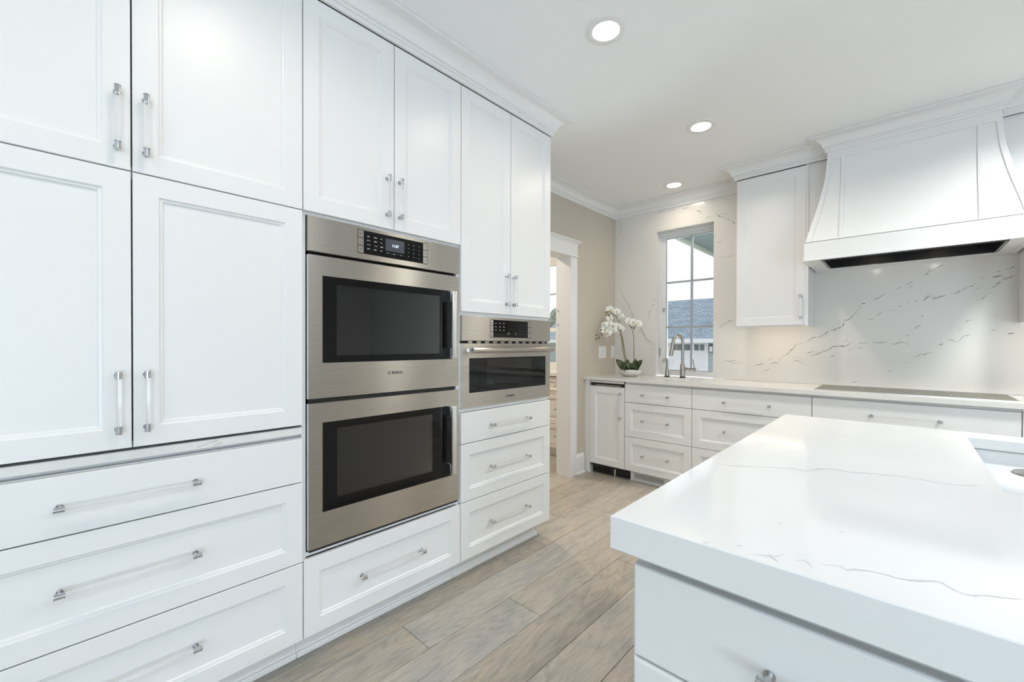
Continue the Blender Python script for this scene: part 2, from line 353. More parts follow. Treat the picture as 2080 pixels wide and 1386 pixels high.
VEIN_BACK=[[(-.753,1.131),(-.702,1.172),(-.671,1.209),(-.651,1.239),(-.623,1.271)],[(-.592,1.257),(-.534,1.304),(-.486,1.307),(-.444,1.346),(-.394,1.365),(-.345,1.386),(-.339,1.431),(-.314,1.436),(-.280,1.473)],[(-.571,1.151),(-.495,1.179),(-.430,1.211),(-.393,1.238),(-.322,1.238),(-.291,1.265)],[(-.261,1.257),(-.194,1.265)],[(-.177,1.260),(-.088,1.268)],[(-.076,1.255),(-.041,1.255),(-.018,1.268),(.009,1.262),(.021,1.247)],[(-.833,1.083),(-.790,1.097),(-.774,1.085),(-.753,1.129)],[(-.676,1.109),(-.650,1.122),(-.620,1.110),(-.586,1.092)],[(-.892,1.006),(-.870,1.026),(-.822,1.040)],[(-1.222,1.083),(-1.166,1.102),(-1.130,1.095),(-1.088,1.110),(-1.041,1.096)],[(-1.236,1.397),(-1.186,1.433),(-1.144,1.454),(-1.102,1.459)],[(.051,1.164),(.073,1.175),(.114,1.189),(.146,1.197)],[(.000,1.122),(.023,1.126)],[(-.091,1.055),(-.059,1.064)],[(-.290,.959),(-.251,.976)],[(.205,1.272),(.222,1.284),(.243,1.280),(.253,1.262)],[(.263,1.272),(.286,1.303),(.323,1.320)],[(.299,1.389),(.306,1.408),(.332,1.418)],[(.050,1.355),(.061,1.376),(.087,1.385)],[(.009,1.309),(.024,1.325)],[(.263,1.346),(.276,1.362)],[(.160,1.247),(.195,1.254)],[(.406,1.343),(.431,1.349)],[(.477,1.313),(.510,1.328)],[(-.949,1.066),(-.871,1.088)],[(-.572,1.178),(-.514,1.199)],[(-.420,1.148),(-.384,1.166)],[(-.313,1.201),(-.278,1.224),(-.218,1.224)],[(.098,1.728),(.121,1.750),(.131,1.763),(.154,1.768),(.189,1.793)],[(-.002,1.665),(.017,1.681),(.038,1.690),(.045,1.708)],[(-.161,1.584),(-.135,1.593),(-.116,1.611),(-.093,1.628)],[(-.046,1.646),(-.013,1.662)],[(-.339,1.441),(-.314,1.436),(-.289,1.459),(-.259,1.508),(-.229,1.536)],[(-.204,1.444),(-.181,1.431),(-.158,1.445)],[(-.092,1.488),(-.061,1.496),(-.036,1.496)],[(-.034,1.522),(-.014,1.518)],[(-.158,1.465),(-.135,1.469),(-.123,1.494)],[(.089,1.555),(.110,1.572),(.130,1.588),(.148,1.590)],[(.130,1.552),(.150,1.568),(.180,1.577),(.205,1.586)],[(.224,1.595),(.249,1.591),(.263,1.606),(.282,1.618),(.301,1.633),(.333,1.640),(.340,1.657)],[(.350,1.535),(.375,1.552),(.384,1.572),(.415,1.596)],[(.413,1.616),(.437,1.638),(.454,1.652)],[(.454,1.662),(.488,1.678),(.512,1.686)],[(.432,1.716),(.445,1.718)],[(.462,1.724),(.488,1.734),(.507,1.745)],[(.410,1.684),(.432,1.691),(.460,1.683)],[(.358,1.679),(.379,1.684)],[(-.235,1.554),(-.211,1.558)],[(.084,1.443),(.100,1.453)],[(.010,1.543),(.020,1.545)],[(.052,1.550),(.063,1.564)],[(-2.280,1.896),(-2.225,1.845),(-2.192,1.759),(-2.134,1.672),(-2.068,1.527),(-2.012,1.444),(-1.957,1.340),(-1.888,1.253),(-1.828,1.196)],[(-2.028,1.408),(-1.988,1.363)],[(-2.008,1.444),(-1.968,1.392),(-1.937,1.311),(-1.858,1.260),(-1.836,1.231)],[(-1.831,1.703),(-1.860,1.676)],[(-1.883,1.642),(-1.838,1.654)],[(-1.882,1.606),(-1.905,1.542),(-1.892,1.484)],[(-2.236,2.408),(-2.228,2.445),(-2.208,2.464)],[(-1.820,2.564),(-1.791,2.572),(-1.762,2.561)],[(-1.719,2.570),(-1.628,2.558)],[(-1.580,2.554),(-1.512,2.553)],[(-1.453,2.513),(-1.414,2.498),(-1.375,2.457)],[(-1.356,2.431),(-1.294,2.414)],[(-1.263,2.453),(-1.245,2.417),(-1.172,2.381),(-1.137,2.351)],[(-1.149,2.372),(-1.102,2.319)],[(-1.268,2.176),(-1.219,2.177),(-1.195,2.177)],[(-1.255,2.048),(-1.194,2.033),(-1.118,2.044)],[(-2.229,2.566),(-2.215,2.503)],[(-2.245,2.372),(-2.234,2.340)]]
VEIN_ISLAND=[[(-.381,1.143),(-.341,1.168),(-.298,1.184),(-.260,1.220),(-.228,1.238),(-.200,1.253),(-.174,1.247),(-.151,1.299),(-.125,1.317),(-.093,1.313),(-.048,1.339),(-.002,1.355),(.039,1.353),(.078,1.351),(.120,1.382),(.133,1.384)],[(-.361,1.493),(-.320,1.502),(-.271,1.530)],[(-.242,1.908),(-.176,1.847),(-.118,1.814),(-.055,1.773)],[(-.085,.733),(-.063,.746),(-.056,.738),(-.037,.755),(-.016,.761),(.004,.760),(.027,.778),(.039,.786),(.049,.770),(.065,.770),(.070,.779),(.109,.801)],[(-.162,.700),(-.143,.710),(-.127,.696)],[(-.112,.719),(-.103,.731),(-.091,.712)],[(-.146,.715),(-.138,.710),(-.126,.730)],[(.023,1.674),(.036,1.671)],[(-.058,1.473),(-.046,1.474)],[(.026,1.909),(.103,1.963),(.130,1.949)],[(-.178,.825),(-.165,.821)],[(-.158,.845),(-.151,.857)],[(-.080,.885),(-.069,.880)],[(-.228,.682),(-.220,.694)],[(-.188,.706),(-.180,.718)]]
ORC_ST1=[(-2.027,3.850,1.081),(-2.049,3.850,1.186),(-2.075,3.850,1.322),(-2.087,3.843,1.368),(-2.091,3.838,1.454),(-2.108,3.811,1.502),(-2.126,3.781,1.549),(-2.149,3.743,1.574),(-2.162,3.721,1.570)]
ORC_ST1B=[(-2.039,3.850,1.081),(-2.062,3.850,1.185),(-2.083,3.849,1.322),(-2.095,3.830,1.391),(-2.129,3.775,1.413),(-2.161,3.721,1.412),(-2.196,3.661,1.371),(-2.212,3.634,1.337),(-2.224,3.612,1.304)]
ORC_ST2=[(-1.943,3.850,1.083),(-1.947,3.850,1.299),(-1.955,3.850,1.355),(-1.967,3.850,1.394),(-1.982,3.850,1.417),(-1.989,3.850,1.456)]
ORC_TWIGS=[[(-2.108,3.811,1.502),(-2.116,3.797,1.538),(-2.108,3.811,1.510)],[(-2.091,3.838,1.454),(-2.093,3.835,1.494)],[(-2.196,3.661,1.371),(-2.199,3.656,1.391)],[(-2.209,3.640,1.340),(-2.224,3.612,1.337)],[(-2.202,3.651,1.355),(-2.194,3.664,1.345)],[(-2.212,3.634,1.337),(-2.210,3.637,1.310)],[(-2.136,3.765,1.560),(-2.162,3.721,1.542)],[(-2.129,3.775,1.546),(-2.139,3.759,1.517),(-2.155,3.732,1.534)],[(-1.955,3.850,1.355),(-1.937,3.850,1.399),(-1.931,3.850,1.429)],[(-1.961,3.850,1.388),(-1.949,3.850,1.411)]]
ORC_FL=[(-2.182,3.686,1.442),(-2.179,3.691,1.389),(-2.132,3.770,1.430),(-2.164,3.716,1.355),(-2.148,3.743,1.398),(-2.102,3.819,1.428),(-2.085,3.846,1.394),(-2.128,3.775,1.384),(-2.082,3.850,1.519),(-2.147,3.746,1.591),(-2.111,3.805,1.575),(-2.149,3.743,1.511),(-2.158,3.727,1.457)]
ORC_FL2=[(-2.001,3.850,1.482),(-1.958,3.850,1.467),(-1.909,3.850,1.451)]
ORC_BUDS=[(-2.173,3.702,1.564),(-2.162,3.721,1.570),(-2.170,3.708,1.544),(-2.155,3.732,1.534),(-2.199,3.656,1.391),(-2.224,3.612,1.337),(-2.194,3.664,1.345),(-2.226,3.610,1.301),(-2.210,3.637,1.310),(-1.988,3.850,1.462),(-1.992,3.850,1.434),(-1.973,3.850,1.414),(-1.949,3.850,1.411),(-1.931,3.850,1.429)]
# ------------------------------------------------------------------ room shell
XL, YF = -2.291, 4.09            # left wall face, far (stone) wall face
CT = .934                        # counter height
def boards():
    b = B(); b.keepuv = True; uv = b.bm.loops.layers.uv.new('UVMap'); at = b.bm.faces.layers.float.new('board')
    rnd = random.Random(3); cuts = {0: 1.025, 1: 1.497, -1: 2.05, 2: 2.2, 3: 2.9}
    for k in range(-15, 29):
        x0 = -1.61+.2*k; ys = []
        y = -3.6; st = cuts.get(k, rnd.uniform(-.5, 3)); y = st
        while y > -3.6: y -= rnd.uniform(1.5, 2.3)
        y0 = -3.6; y = st
        lst = [st]
        while lst[0] > -3.6: lst.insert(0, lst[0]-rnd.uniform(1.5, 2.3))
        while lst[-1] < 4.4: lst.append(lst[-1]+rnd.uniform(1.5, 2.3))
        lst[0] = -3.6; lst[-1] = 4.4
        for a, c in zip(lst, lst[1:]):
            g = .0007; xa, xb, ya, yb = x0+g, x0+.2-g, a+g, c-g; bev = .0012
            P = [(xa, ya, -.004), (xb, ya, -.004), (xb, yb, -.004), (xa, yb, -.004), (xa+bev, ya+bev, 0), (xb-bev, ya+bev, 0), (xb-bev, yb-bev, 0), (xa+bev, yb-bev, 0)]
            vs, fs = b.faces(P, [(4, 5, 6, 7), (0, 1, 5, 4), (1, 2, 6, 5), (2, 3, 7, 6), (3, 0, 4, 7)], 'floor')
            ox, oy, v = rnd.uniform(0, 40), rnd.uniform(0, 40), rnd.random()
            for f in fs:
                f[at] = v
                for lp in f.loops: lp[uv].uv = (lp.vert.co.x-x0+ox, lp.vert.co.y+oy)
    vs, fs = b.faces([(-4.7, -3.7, -.004), (4.4, -3.7, -.004), (4.4, 4.5, -.004), (-4.7, 4.5, -.004), (-4.7, -3.7, -.2), (4.4, -3.7, -.2), (4.4, 4.5, -.2), (-4.7, 4.5, -.2)],
                     [(0, 1, 2, 3), (7, 6, 5, 4), (0, 4, 5, 1), (1, 5, 6, 2), (2, 6, 7, 3), (3, 7, 4, 0)], 'dark')
    return b.obj('floor', fix=False)
fl = struct(boards())
def cutwall(name, axis, t0, t1, a0, a1, z0, z1, opens, m):
    """wall with rectangular openings [(a0,a1,z0,z1)], sorted along a"""
    b = B()
    def bx(p, q, r, s_):
        if q-p < 1e-4 or s_-r < 1e-4: return
        if axis == 'x': b.box(t0, t1, p, q, r, s_, m)
        else: b.box(p, q, t0, t1, r, s_, m)
    cur = a0
    for (p, q, r, s_) in opens:
        bx(cur, p, z0, z1); bx(p, q, z0, r); bx(p, q, s_, z1); cur = q
    bx(cur, a1, z0, z1)
    return struct(b.obj(name))
cutwall('wall_left', 'x', XL-.145, XL, -3.6, 4.45, 0, CEIL, [(2.33, 3.264, 0, 2.087)], 'wall')
cutwall('wall_far', 'y', 4.11, 4.25, XL, 4.2, 0, CEIL, [(-1.846, -1.19, .86, 2.40)], 'wallwhite')
cutwall('wall_near', 'y', -3.75, -3.6, -2.436, 4.35, 0, CEIL, [(.1, 1.5, .9, 2.3), (1.9, 3.3, .9, 2.3)], 'wallwhite')
cutwall('wall_right', 'x', 4.2, 4.35, -3.6, 4.25, 0, CEIL, [(-2.9, -1.3, .3, 2.4), (-.9, .7, .3, 2.4)], 'wallwhite')
cutwall('wall_pantry_far', 'y', 4.35, 4.45, -4.6, XL-.145, 0, CEIL, [(-3.95, -3.22, .96, 2.33)], 'wallwhite')
cutwall('wall_pantry_left', 'x', -4.7, -4.6, 1.1, 4.45, 0, CEIL, [], 'wallwhite')
cutwall('wall_pantry_near', 'y', 1.0, 1.1, -4.7, XL-.145, 0, CEIL, [], 'wallwhite')
b = B(); b.box(-4.7, 4.35, -3.75, 4.45, CEIL, CEIL+.12, 'ceiling')
struct(b.obj('ceiling'))
def plain_window(name, axis, t, a0, a1, z0, z1, into, cols, rows):
    b = B(); fw = .05
    def bx(p, q, r, s_, d0, d1, m='wframe'):
        y0, y1 = sorted((t+into*d0, t+into*d1))
        if axis == 'y': b.box(p, q, y0, y1, r, s_, m)
        else: b.box(y0, y1, p, q, r, s_, m)
    bx(a0, a0+fw, z0, z1, 0, .06); bx(a1-fw, a1, z0, z1, 0, .06); bx(a0+fw, a1-fw, z0, z0+fw, 0, .06); bx(a0+fw, a1-fw, z1-fw, z1, 0, .06)
    for i in range(1, cols): x = a0+(a1-a0)*i/cols; bx(x-.012, x+.012, z0+fw, z1-fw, .01, .04)
    for i in range(1, rows): z = z0+(z1-z0)*i/rows; bx(a0+fw, a1-fw, z-.012, z+.012, .012, .038)
    return struct(b.obj(name))
for i, (a0, a1) in enumerate([(.1, 1.5), (1.9, 3.3)]): plain_window('window_%d' % (3+i), 'y', -3.74, a0, a1, .9, 2.3, 1, 2, 3)
for i, (a0, a1) in enumerate([(-2.9, -1.3), (-.9, .7)]): plain_window('window_%d' % (5+i), 'x', 4.34, a0, a1, .3, 2.4, -1, 2, 3)

# ------------------------------------------------------------------ crown, casing, baseboard
Z0 = 2.586; ZC = CEIL; zz = ZC-Z0
CROWN = [(0, Z0), (.013, Z0), (.013, Z0+.019), (.0185, Z0+.0205), (.0205, Z0+.026), (.0205, Z0+.031), (.026, Z0+.033)]
for k in range(9):
    t = k/8*PI/2; CROWN.append((.094-.064*math.cos(t), Z0+.036+(zz-.036-.014)*math.sin(t)))
CROWN += [(.098, ZC-.013), (.103, ZC-.011), (.103, ZC-.001), (0, ZC-.001)]
b = B(); sweep(b, CROWN, [(-1.678, -3.59), (-1.678, 2.167), (XL+.001, 2.167)], 'trim'); struct(b.obj('trim_1', smooth_angle=28))
b = B(); sweep(b, CROWN, [(XL, 2.28), (XL, YF), (-1.013-.001, YF)], 'trim'); struct(b.obj('trim_2', smooth_angle=28))
b = B(); sweep(b, CROWN, [(-1.013, YF), (-1.013, 3.777), (-.398, 3.777)], 'trim'); struct(b.obj('trim_3', smooth_angle=28))
b = B(); sweep(b, CROWN, [(.398, 3.777), (1.013, 3.777), (1.013, YF)], 'trim'); struct(b.obj('trim_4', smooth_angle=28))
# doorway casing
b = B(); X = XL
b.box(X, X+.019, 3.244, 3.3485, 0, 2.067, 'trim', .0015)                      # side casing
b.box(X, X+.019, 2.225, 2.33, 0, 2.067, 'trim', .0015)
b.box(XL-.144, XL+.0005, 3.244, 3.2638, 0, 2.0865, 'trim')                         # jambs
b.box(XL-.144, XL+.0005, 2.3302, 2.35, 0, 2.0865, 'trim'); b.box(XL-.144, XL+.0005, 2.35, 3.244, 2.067, 2.0865, 'trim')
b.box(X, X+.030, 2.21, 3.362, 2.0655, 2.078, 'trim', .004, 2)                        # bead
b.box(X, X+.022, 2.225, 3.3485, 2.078, 2.186, 'trim')
capp = [(0, 2.186), (.024, 2.186), (.030, 2.191), (.036, 2.201), (.048, 2.207), (.052, 2.209), (.052, 2.218), (0, 2.218)]
sweep(b, capp, [(X, 2.225), (X, 3.3485-.0), (X-.0, 3.3486)], 'trim')
b.bm.verts.ensure_lookup_table()
for o_ in (b,): pass
b.box(X, X+.050, 3.3486, 3.385, 2.207, 2.218, 'trim', .001); b.box(X, X+.032, 3.3486, 3.366, 2.187, 2.207, 'trim', .004)
d1 = struct(b.obj('door_1', smooth_angle=30))
for z in (1.565, 1.433):                                              # two small bolt heads on the inner jamb
    k = B(); k.tube([(XL-.128, 3.2438, z), (XL-.128, 3.239, z)], .006, 'nickel', 10)
    tag(k.obj('strike_screw', d1, 30), 'small grey screw head on the jamb')
b = B()
base = [(0, 0), (.024, 0), (.024, .006), (.019, .018), (.0145, .022), (.0145, .165), (.010, .172), (.008, .186), (0, .190)]
sweep(b, base, [(XL, 3.349), (XL, 3.4885)], 'trim'); struct(b.obj('baseboard_left', smooth_angle=30))
b = B(); sweep(b, base, [(4.2, 4.1), (4.2, -3.59), (XL+.62, -3.59)], 'trim'); struct(b.obj('baseboard_right', smooth_angle=30))

# ------------------------------------------------------------------ kitchen window
w1 = B()
def ring(b, x0, x1, z0, z1, wl, wr, wt, wb, y0, y1, m, bev=0):
    b.box(x0, x0+wl, y0, y1, z0, z1, m, bev); b.box(x1-wr, x1, y0, y1, z0, z1, m, bev)
    b.box(x0+wl, x1-wr, y0, y1, z1-wt, z1, m, bev); b.box(x0+wl, x1-wr, y0, y1, z0, z0+wb, m, bev)
gx0, gx1, gz0, gz1 = -1.7616, -1.277, .990, 2.312
ring(w1, -1.845, -1.191, .936, 2.399, .038, .038, .058, .020, 4.172, 4.249, 'wframe', .001)
ring(w1, -1.807, -1.229, .956, 2.341, .038, .041, .026, .030, 4.186, 4.236, 'wframe', .001)
w1o = struct(w1.obj('window_1'))
k = B(); ring(k, gx0-.007, gx1+.007, gz0-.004, gz1+.003, .007, .007, .007, .007, 4.19, 4.2, 'wgrey'); k.obj('glazing_bead', w1o)
k = B(); xm = (gx0+gx1)/2
k.box(xm-.009, xm+.009, 4.196, 4.218, gz0, gz1, 'wgrey')
for z in (1.8707, 1.4204):
    k.box(gx0, xm-.009, 4.197, 4.217, z-.009, z+.009, 'wgrey'); k.box(xm+.009, gx1, 4.197, 4.217, z-.009, z+.009, 'wgrey')
tag(k.obj('window_grille', w1o), 'white window grille bars with their shade painted in as grey')
k = B(); k.box(gx0, gx1, 4.2055, 4.2085, gz0, gz1, 'glass'); k.obj('window_pane', w1o)
k = B(); k.box(-1.790, -1.780, 4.174, 4.186, 1.575, 1.62, 'wgrey', .002); k.tube([(-1.785, 4.172, 1.59), (-1.785, 4.166, 1.61)], .004, 'nickel', 8); k.obj('window_lock', w1o, 30)
k = B(); k.box(-1.822, -1.812, 4.160, 4.172, 1.13, 1.21, 'wgrey', .002); k.obj('window_latch', w1o)
# pantry window
w2 = B(); ring(w2, -3.95, -3.22, .96, 2.33, .065, .065, .06, .05, 4.36, 4.43, 'wframe', .001)
w2.box(-3.885, -3.285, 4.37, 4.415, 1.412, 1.458, 'wframe'); w2o = struct(w2.obj('window_2'))
k = B(); k.box(-3.885, -3.285, 4.38, 4.40, 1.891, 1.909, 'wgrey'); k.box(-3.594, -3.576, 4.381, 4.399, 1.01, 2.27, 'wgrey'); k.obj('window_grille', w2o)
k = B(); k.box(-3.885, -3.285, 4.388, 4.391, 1.01, 2.27, 'glass'); k.obj('window_pane', w2o)

# ------------------------------------------------------------------ stone on the far wall
rv = random.Random(11)
b = B(); y0, y1 = YF, 4.109
b.box(XL+.0015, -1.826, y0, y1, CT+.001, 2.66, 'slab'); b.box(-1.826, -1.284, y0, y1, 2.378, 2.66, 'slab')
b.box(-1.284, 1.27, y0, y1, CT+.001, 2.66, 'slab')
b.box(-1.845, -1.826, 4.109, 4.171, CT+.001, 2.378, 'slab'); b.box(-1.845, -1.2, 4.109, 4.171, 2.378, 2.397, 'slab')
for pl in VEIN_BACK:
    b.ribbon(pl, 'xz', y0-.0003, rv.choice([.004, .0055, .007]), 'vein', .0035, rv)
# finer side branches of the same veins
for pl in VEIN_BACK:
    if len(pl) > 3:
        for q in range(2):
            i = rv.randrange(len(pl)-1); a = Vector(pl[i]); d = (Vector(pl[i+1])-a)
            o_ = Vector((rv.uniform(-.03, .03), rv.uniform(-.03, .03)))
            b.ribbon([tuple(a+o_), tuple(a+o_+d*.6), tuple(a+o_+d*1.1+Vector((0, rv.uniform(-.015, .015))))], 'xz', y0-.0003, .0022, 'vein', .003, rv)
tag(b.obj('backsplash'), 'white stone slab backsplash with grey diagonal veins covering the window wall', 'backsplash')

# ------------------------------------------------------------------ cabinet parts
_h = {}
def handle_mesh(vertical, cc):
    key = (vertical, cc)
    if key in _h: return _h[key]
    b = B(); A = (lambda a, y, r=0: (r, y, a)) if vertical else (lambda a, y, r=0: (a, y, r))
    ys = -.025
    for s_ in (-1, 1):
        c = s_*cc/2
        b.tube([A(c, 0), A(c, -.003)], .0085, 'chrome', 20); b.tube([A(c, -.003), A(c, ys)], .0048, 'chrome', 16)
        e0, e1 = c-s_*.010, c+s_*.010
        b.tube([A(e0, ys), A(e0+s_*.0025, ys), A(e0+s_*.0025, ys), A(e1, ys), A(e1, ys), A(e1+s_*.002, ys)], [.0088, .0088, .0078, .0078, .0086, .0080], 'chrome', 20)
    h = cc/2-.0102
    b.tube([A(-h, ys), A(h, ys)], .0064, 'acrylic', 20)
    o = b.obj('handle', None, 40); _h[key] = o.data; bpy.data.objects.remove(o); return _h[key]
def handle(parent, x, z, vertical, cc):
    o = bpy.data.objects.new('handle', handle_mesh(vertical, cc)); COL.objects.link(o); o.parent = parent; o.location = (x, 0, z)
    return o
def front(parent, kind, x0, x1, z0, z1, style='shaker', h=None, m='paint', fr=.0625):
    b = B(); g = .0019; b.panel(x0+g, x1-g, z0+g, z1-g, m, style, fr=fr)
    o = b.obj(kind, parent)
    if h: handle(o, *h)
    return o
def carcass(parent, x0, x1, z0, z1, depth, m='paint', openings=(), name='body', th=.018, fronty=.021):
    """open box with sides, top, bottom, back and shelves at the openings"""
    b = B(); b.box(x0, x0+th, fronty, depth, z0, z1, m); b.box(x1-th, x1, fronty, depth, z0, z1, m)
    b.box(x0+th, x1-th, fronty, depth, z0, z0+th, m); b.box(x0+th, x1-th, fronty, depth, z1-th, z1, m); b.box(x0+th, x1-th, depth-.01, depth, z0+th, z1-th, m)
    for z in openings: b.box(x0+th, x1-th, fronty, depth-.01, z-th/2, z+th/2, m)
    return b.obj(name, parent)
def toe(parent, x0, x1, z1=.105, y=.078, m='paint'):
    b = B(); b.box(x0, x1, y, y+.016, .0, z1, m); b.box(x0, x1, y-.012, y, 0, .022, m, .003); b.box(x0, x1, y-.008, y, z1-.022, z1-.002, m, .002)
    return b.obj('toe_kick', parent)

RL = PI/2
Y0, Y1, Y12, Y2, Y23, Y3 = .147, .633, 1.0255, 1.4147, 1.790, 2.167
YA = -.339
DEP = .611
def left(name, label, y, **k): return thing(name, label, 'cabinet', (-1.678, y, k.pop('z', 0)), RL, **k)
# cabinets by the camera: drawers, stone ledge, lower doors, upper doors
c = left('drawer_cabinet', 'wide white three-drawer base cabinet at left under the stone ledge', YA, group=None)
W = Y1-YA
carcass(c, 0, W-.0005, .105, .884, DEP); toe(c, 0, W-.0005); hm = (.148-YA)
front(c, 'drawer', 0, W, .715, .883, 'slab', (hm, .797, False, .300))
front(c, 'drawer', 0, W, .407, .715, 'shaker', (hm, .564, False, .300))
front(c, 'drawer', 0, W, .107, .407, 'shaker', (hm, .261, False, .300))
b = B(); b.box(-2.289, -1.684, YA, Y1-.001, .898, .925, 'counter', .0015)
b.ribbon([(-1.6838, .35), (-1.6838, .36)], 'xy', .9253, .002, 'vein')
for pp in ([(.305, .905), (.33, .912), (.36, .918)], [(.35, .903), (.372, .909)]):
    vsf = []
    for (yy, z_), (y2, z2) in zip(pp, pp[1:]):
        b.faces([(-1.6836, yy, z_), (-1.6836, y2, z2), (-1.6836, y2, z2+.0016), (-1.6836, yy, z_+.0016)], [(0, 1, 2, 3)], 'vein')
b.box(-2.289, -1.722, YA, Y1-.001, .8845, .898, 'paint')
tag(b.obj('stone_ledge'), 'thin white stone slab between the left drawers and the doors above', 'countertop')
c = left('counter_cabinet', 'white two-door cabinet standing on the stone ledge at left', YA)
carcass(c, 0, W-.0005, .932, 1.753, DEP)
front(c, 'door', 0, Y0-YA, .9325, 1.754, 'shaker', (.1155-YA, 1.072, True, .158))
front(c, 'door', Y0-YA, W, .9325, 1.754, 'shaker', (.179-YA, 1.072, True, .158))
c = left('wall_cabinet', 'white two-door upper cabinet at top left of the photo', YA)
carcass(c, 0, W-.0005, 1.754, 2.585, DEP)
front(c, 'door', 0, Y0-YA, 1.754, 2.584, 'shaker', (.1155-YA, 1.894, True, .158))
front(c, 'door', Y0-YA, W, 1.754, 2.584, 'shaker', (.179-YA, 1.894, True, .158))

# oven cabinet
c = left('oven_cabinet', 'tall white cabinet holding the large double oven', Y1); W = Y2-Y1
b = B(); th = .016
b.box(.0005, th, .021, DEP, .105, 2.585, 'paint'); b.box(W-th, W-.0005, .021, DEP, .105, 2.585, 'paint')
for z0_, z1_ in ((.105, .123), (.415, .4315), (1.745, 1.760), (2.567, 2.585)): b.box(th, W-th, .021, DEP-.012, z0_, z1_, 'paint')
b.box(th, W-th, DEP-.012, DEP, .105, 2.585, 'paint'); b.obj('body', c)
toe(c, .0005, W-.0005)
front(c, 'door', 0, Y12-Y1, 1.754, 2.584, 'shaker', (.988-Y1, 1.895, True, .158))
front(c, 'door', Y12-Y1, W, 1.754, 2.584, 'shaker', (1.052-Y1, 1.895, True, .158))
front(c, 'drawer', 0, W, .107, .412, 'shaker', (1.020-Y1, .261, False, .300))
# steam oven cabinet
c = left('oven_cabinet', 'narrower tall white cabinet with three drawers under the small oven', Y2); W = Y3-Y2
b = B()
b.box(.0005, .009, .021, DEP, .105, 2.585, 'paint'); b.box(W-.004, W-.0005, .0205, DEP, .105, 2.585, 'paint')
for z0_, z1_ in ((.105, .123), (.886, .9065), (1.396, 1.4165), (2.567, 2.585)): b.box(.009, W-.004, .021, DEP-.012, z0_, z1_, 'paint')
b.box(.009, W-.004, DEP-.012, DEP, .105, 2.585, 'paint'); b.obj('body', c)
b = B(); b.box(.0005, W-.055, .078, .094, 0, .105, 'paint'); b.box(W-.071, W-.055, .094, DEP, 0, .105, 'paint')
b.box(.0005, W-.045, .066, .078, 0, .022, 'paint', .003); b.box(.0005, W-.050, .070, .078, .083, .103, 'paint', .002); b.box(W-.055, W-.043, .078, DEP, 0, .022, 'paint', .003); b.obj('toe_kick', c)
front(c, 'door', 0, Y23-Y2, 1.4135, 2.584, 'shaker', (1.752-Y2, 1.554, True, .158))
front(c, 'door', Y23-Y2, W, 1.4135, 2.584, 'shaker', (1.813-Y2, 1.554, True, .158))
hm = 1.784-Y2
front(c, 'drawer', 0, W, .721, .886, 'slab', (hm, .799, False, .300))
front(c, 'drawer', 0, W, .415, .721, 'shaker', (hm, .567, False, .300))
front(c, 'drawer', 0, W, .107, .415, 'shaker', (hm, .262, False, .300))

# ------------------------------------------------------------------ ovens
def words(b, x, z, w_, h_, y, rnd, m='print'):
    """tiny unreadable key legends: short strokes"""
    n = max(1, int(w_/.0032))
    for i in range(n):
        if rnd.random() < .12: continue
        xx = x-w_/2+i*w_/n; hh = h_*rnd.uniform(.6, 1)
        b.box(xx, xx+w_/n*.62, y-.0002, y, z-hh/2, z+hh/2, m)
def oven_door(root, x0, x1, z0, z1, gx, gz, wx, wz, name='door'):
    """steel door with a glass pane; local x, z; glass rect gx, gz; clear inner window wx, wz"""
    b = B(); y0, y1 = 0, .024
    for (a, c_, d, e) in ((x0, gx[0], z0, z1), (gx[1], x1, z0, z1), (gx[0], gx[1], z0, gz[0]), (gx[0], gx[1], gz[1], z1)): 
        b.faces([(a, y0, d), (c_, y0, d), (c_, y0, e), (a, y0, e)], [(0, 1, 2, 3)], 'steel')
    b.faces([(x0, 0, z0), (x1, 0, z0), (x1, 0, z1), (x0, 0, z1), (x0, y1, z0), (x1, y1, z0), (x1, y1, z1), (x0, y1, z1)], [(0, 1, 5, 4), (1, 2, 6, 5), (2, 3, 7, 6), (3, 0, 4, 7)], 'steelbright')
    dr = b.obj(name, root)
    b = B(); yg = .0008; 
    for (a, c_, d, e) in ((gx[0], wx[0], gz[0], gz[1]), (wx[1], gx[1], gz[0], gz[1]), (wx[0], wx[1], gz[0], wz[0]), (wx[0], wx[1], wz[1], gz[1])):
        b.box(a, c_, yg, yg+.004, d, e, 'blackglass')
    tag(b.obj('glass_border', dr), 'black glass border')
    b = B(); b.box(wx[0], wx[1], yg, yg+.004, wz[0], wz[1], 'ovenglass'); tag(b.obj('window_pane', dr), 'tinted see-through pane')
    return dr
def cavity(root, wx, wz, depth, racks):
    b = B(); m = 'cavity'; x0, x1, z0, z1 = wx[0]-.01, wx[1]+.02, wz[0]-.03, wz[1]+.02; y0, y1 = .03, depth
    P = [(x0, y0, z0), (x1, y0, z0), (x1, y0, z1), (x0, y0, z1), (x0, y1, z0), (x1, y1, z0), (x1, y1, z1), (x0, y1, z1)]
    b.faces(P, [(0, 1, 5, 4), (1, 2, 6, 5), (2, 3, 7, 6), (3, 0, 4, 7), (4, 5, 6, 7)], m)
    o = b.obj('cavity', root, fix=False)
    for z in racks:
        r = B(); 
        for yy in (y0+.03, y1-.04): r.tube([(x0+.005, yy, z), (x1-.005, yy, z)], .003, 'rack', 6)
        for i in range(17): xx = x0+.01+(x1-x0-.02)*i/16; r.tube([(xx, y0+.03, z+.003), (xx, y1-.04, z+.003)], .0016, 'rack', 5)
        r.obj('rack', root, 40)
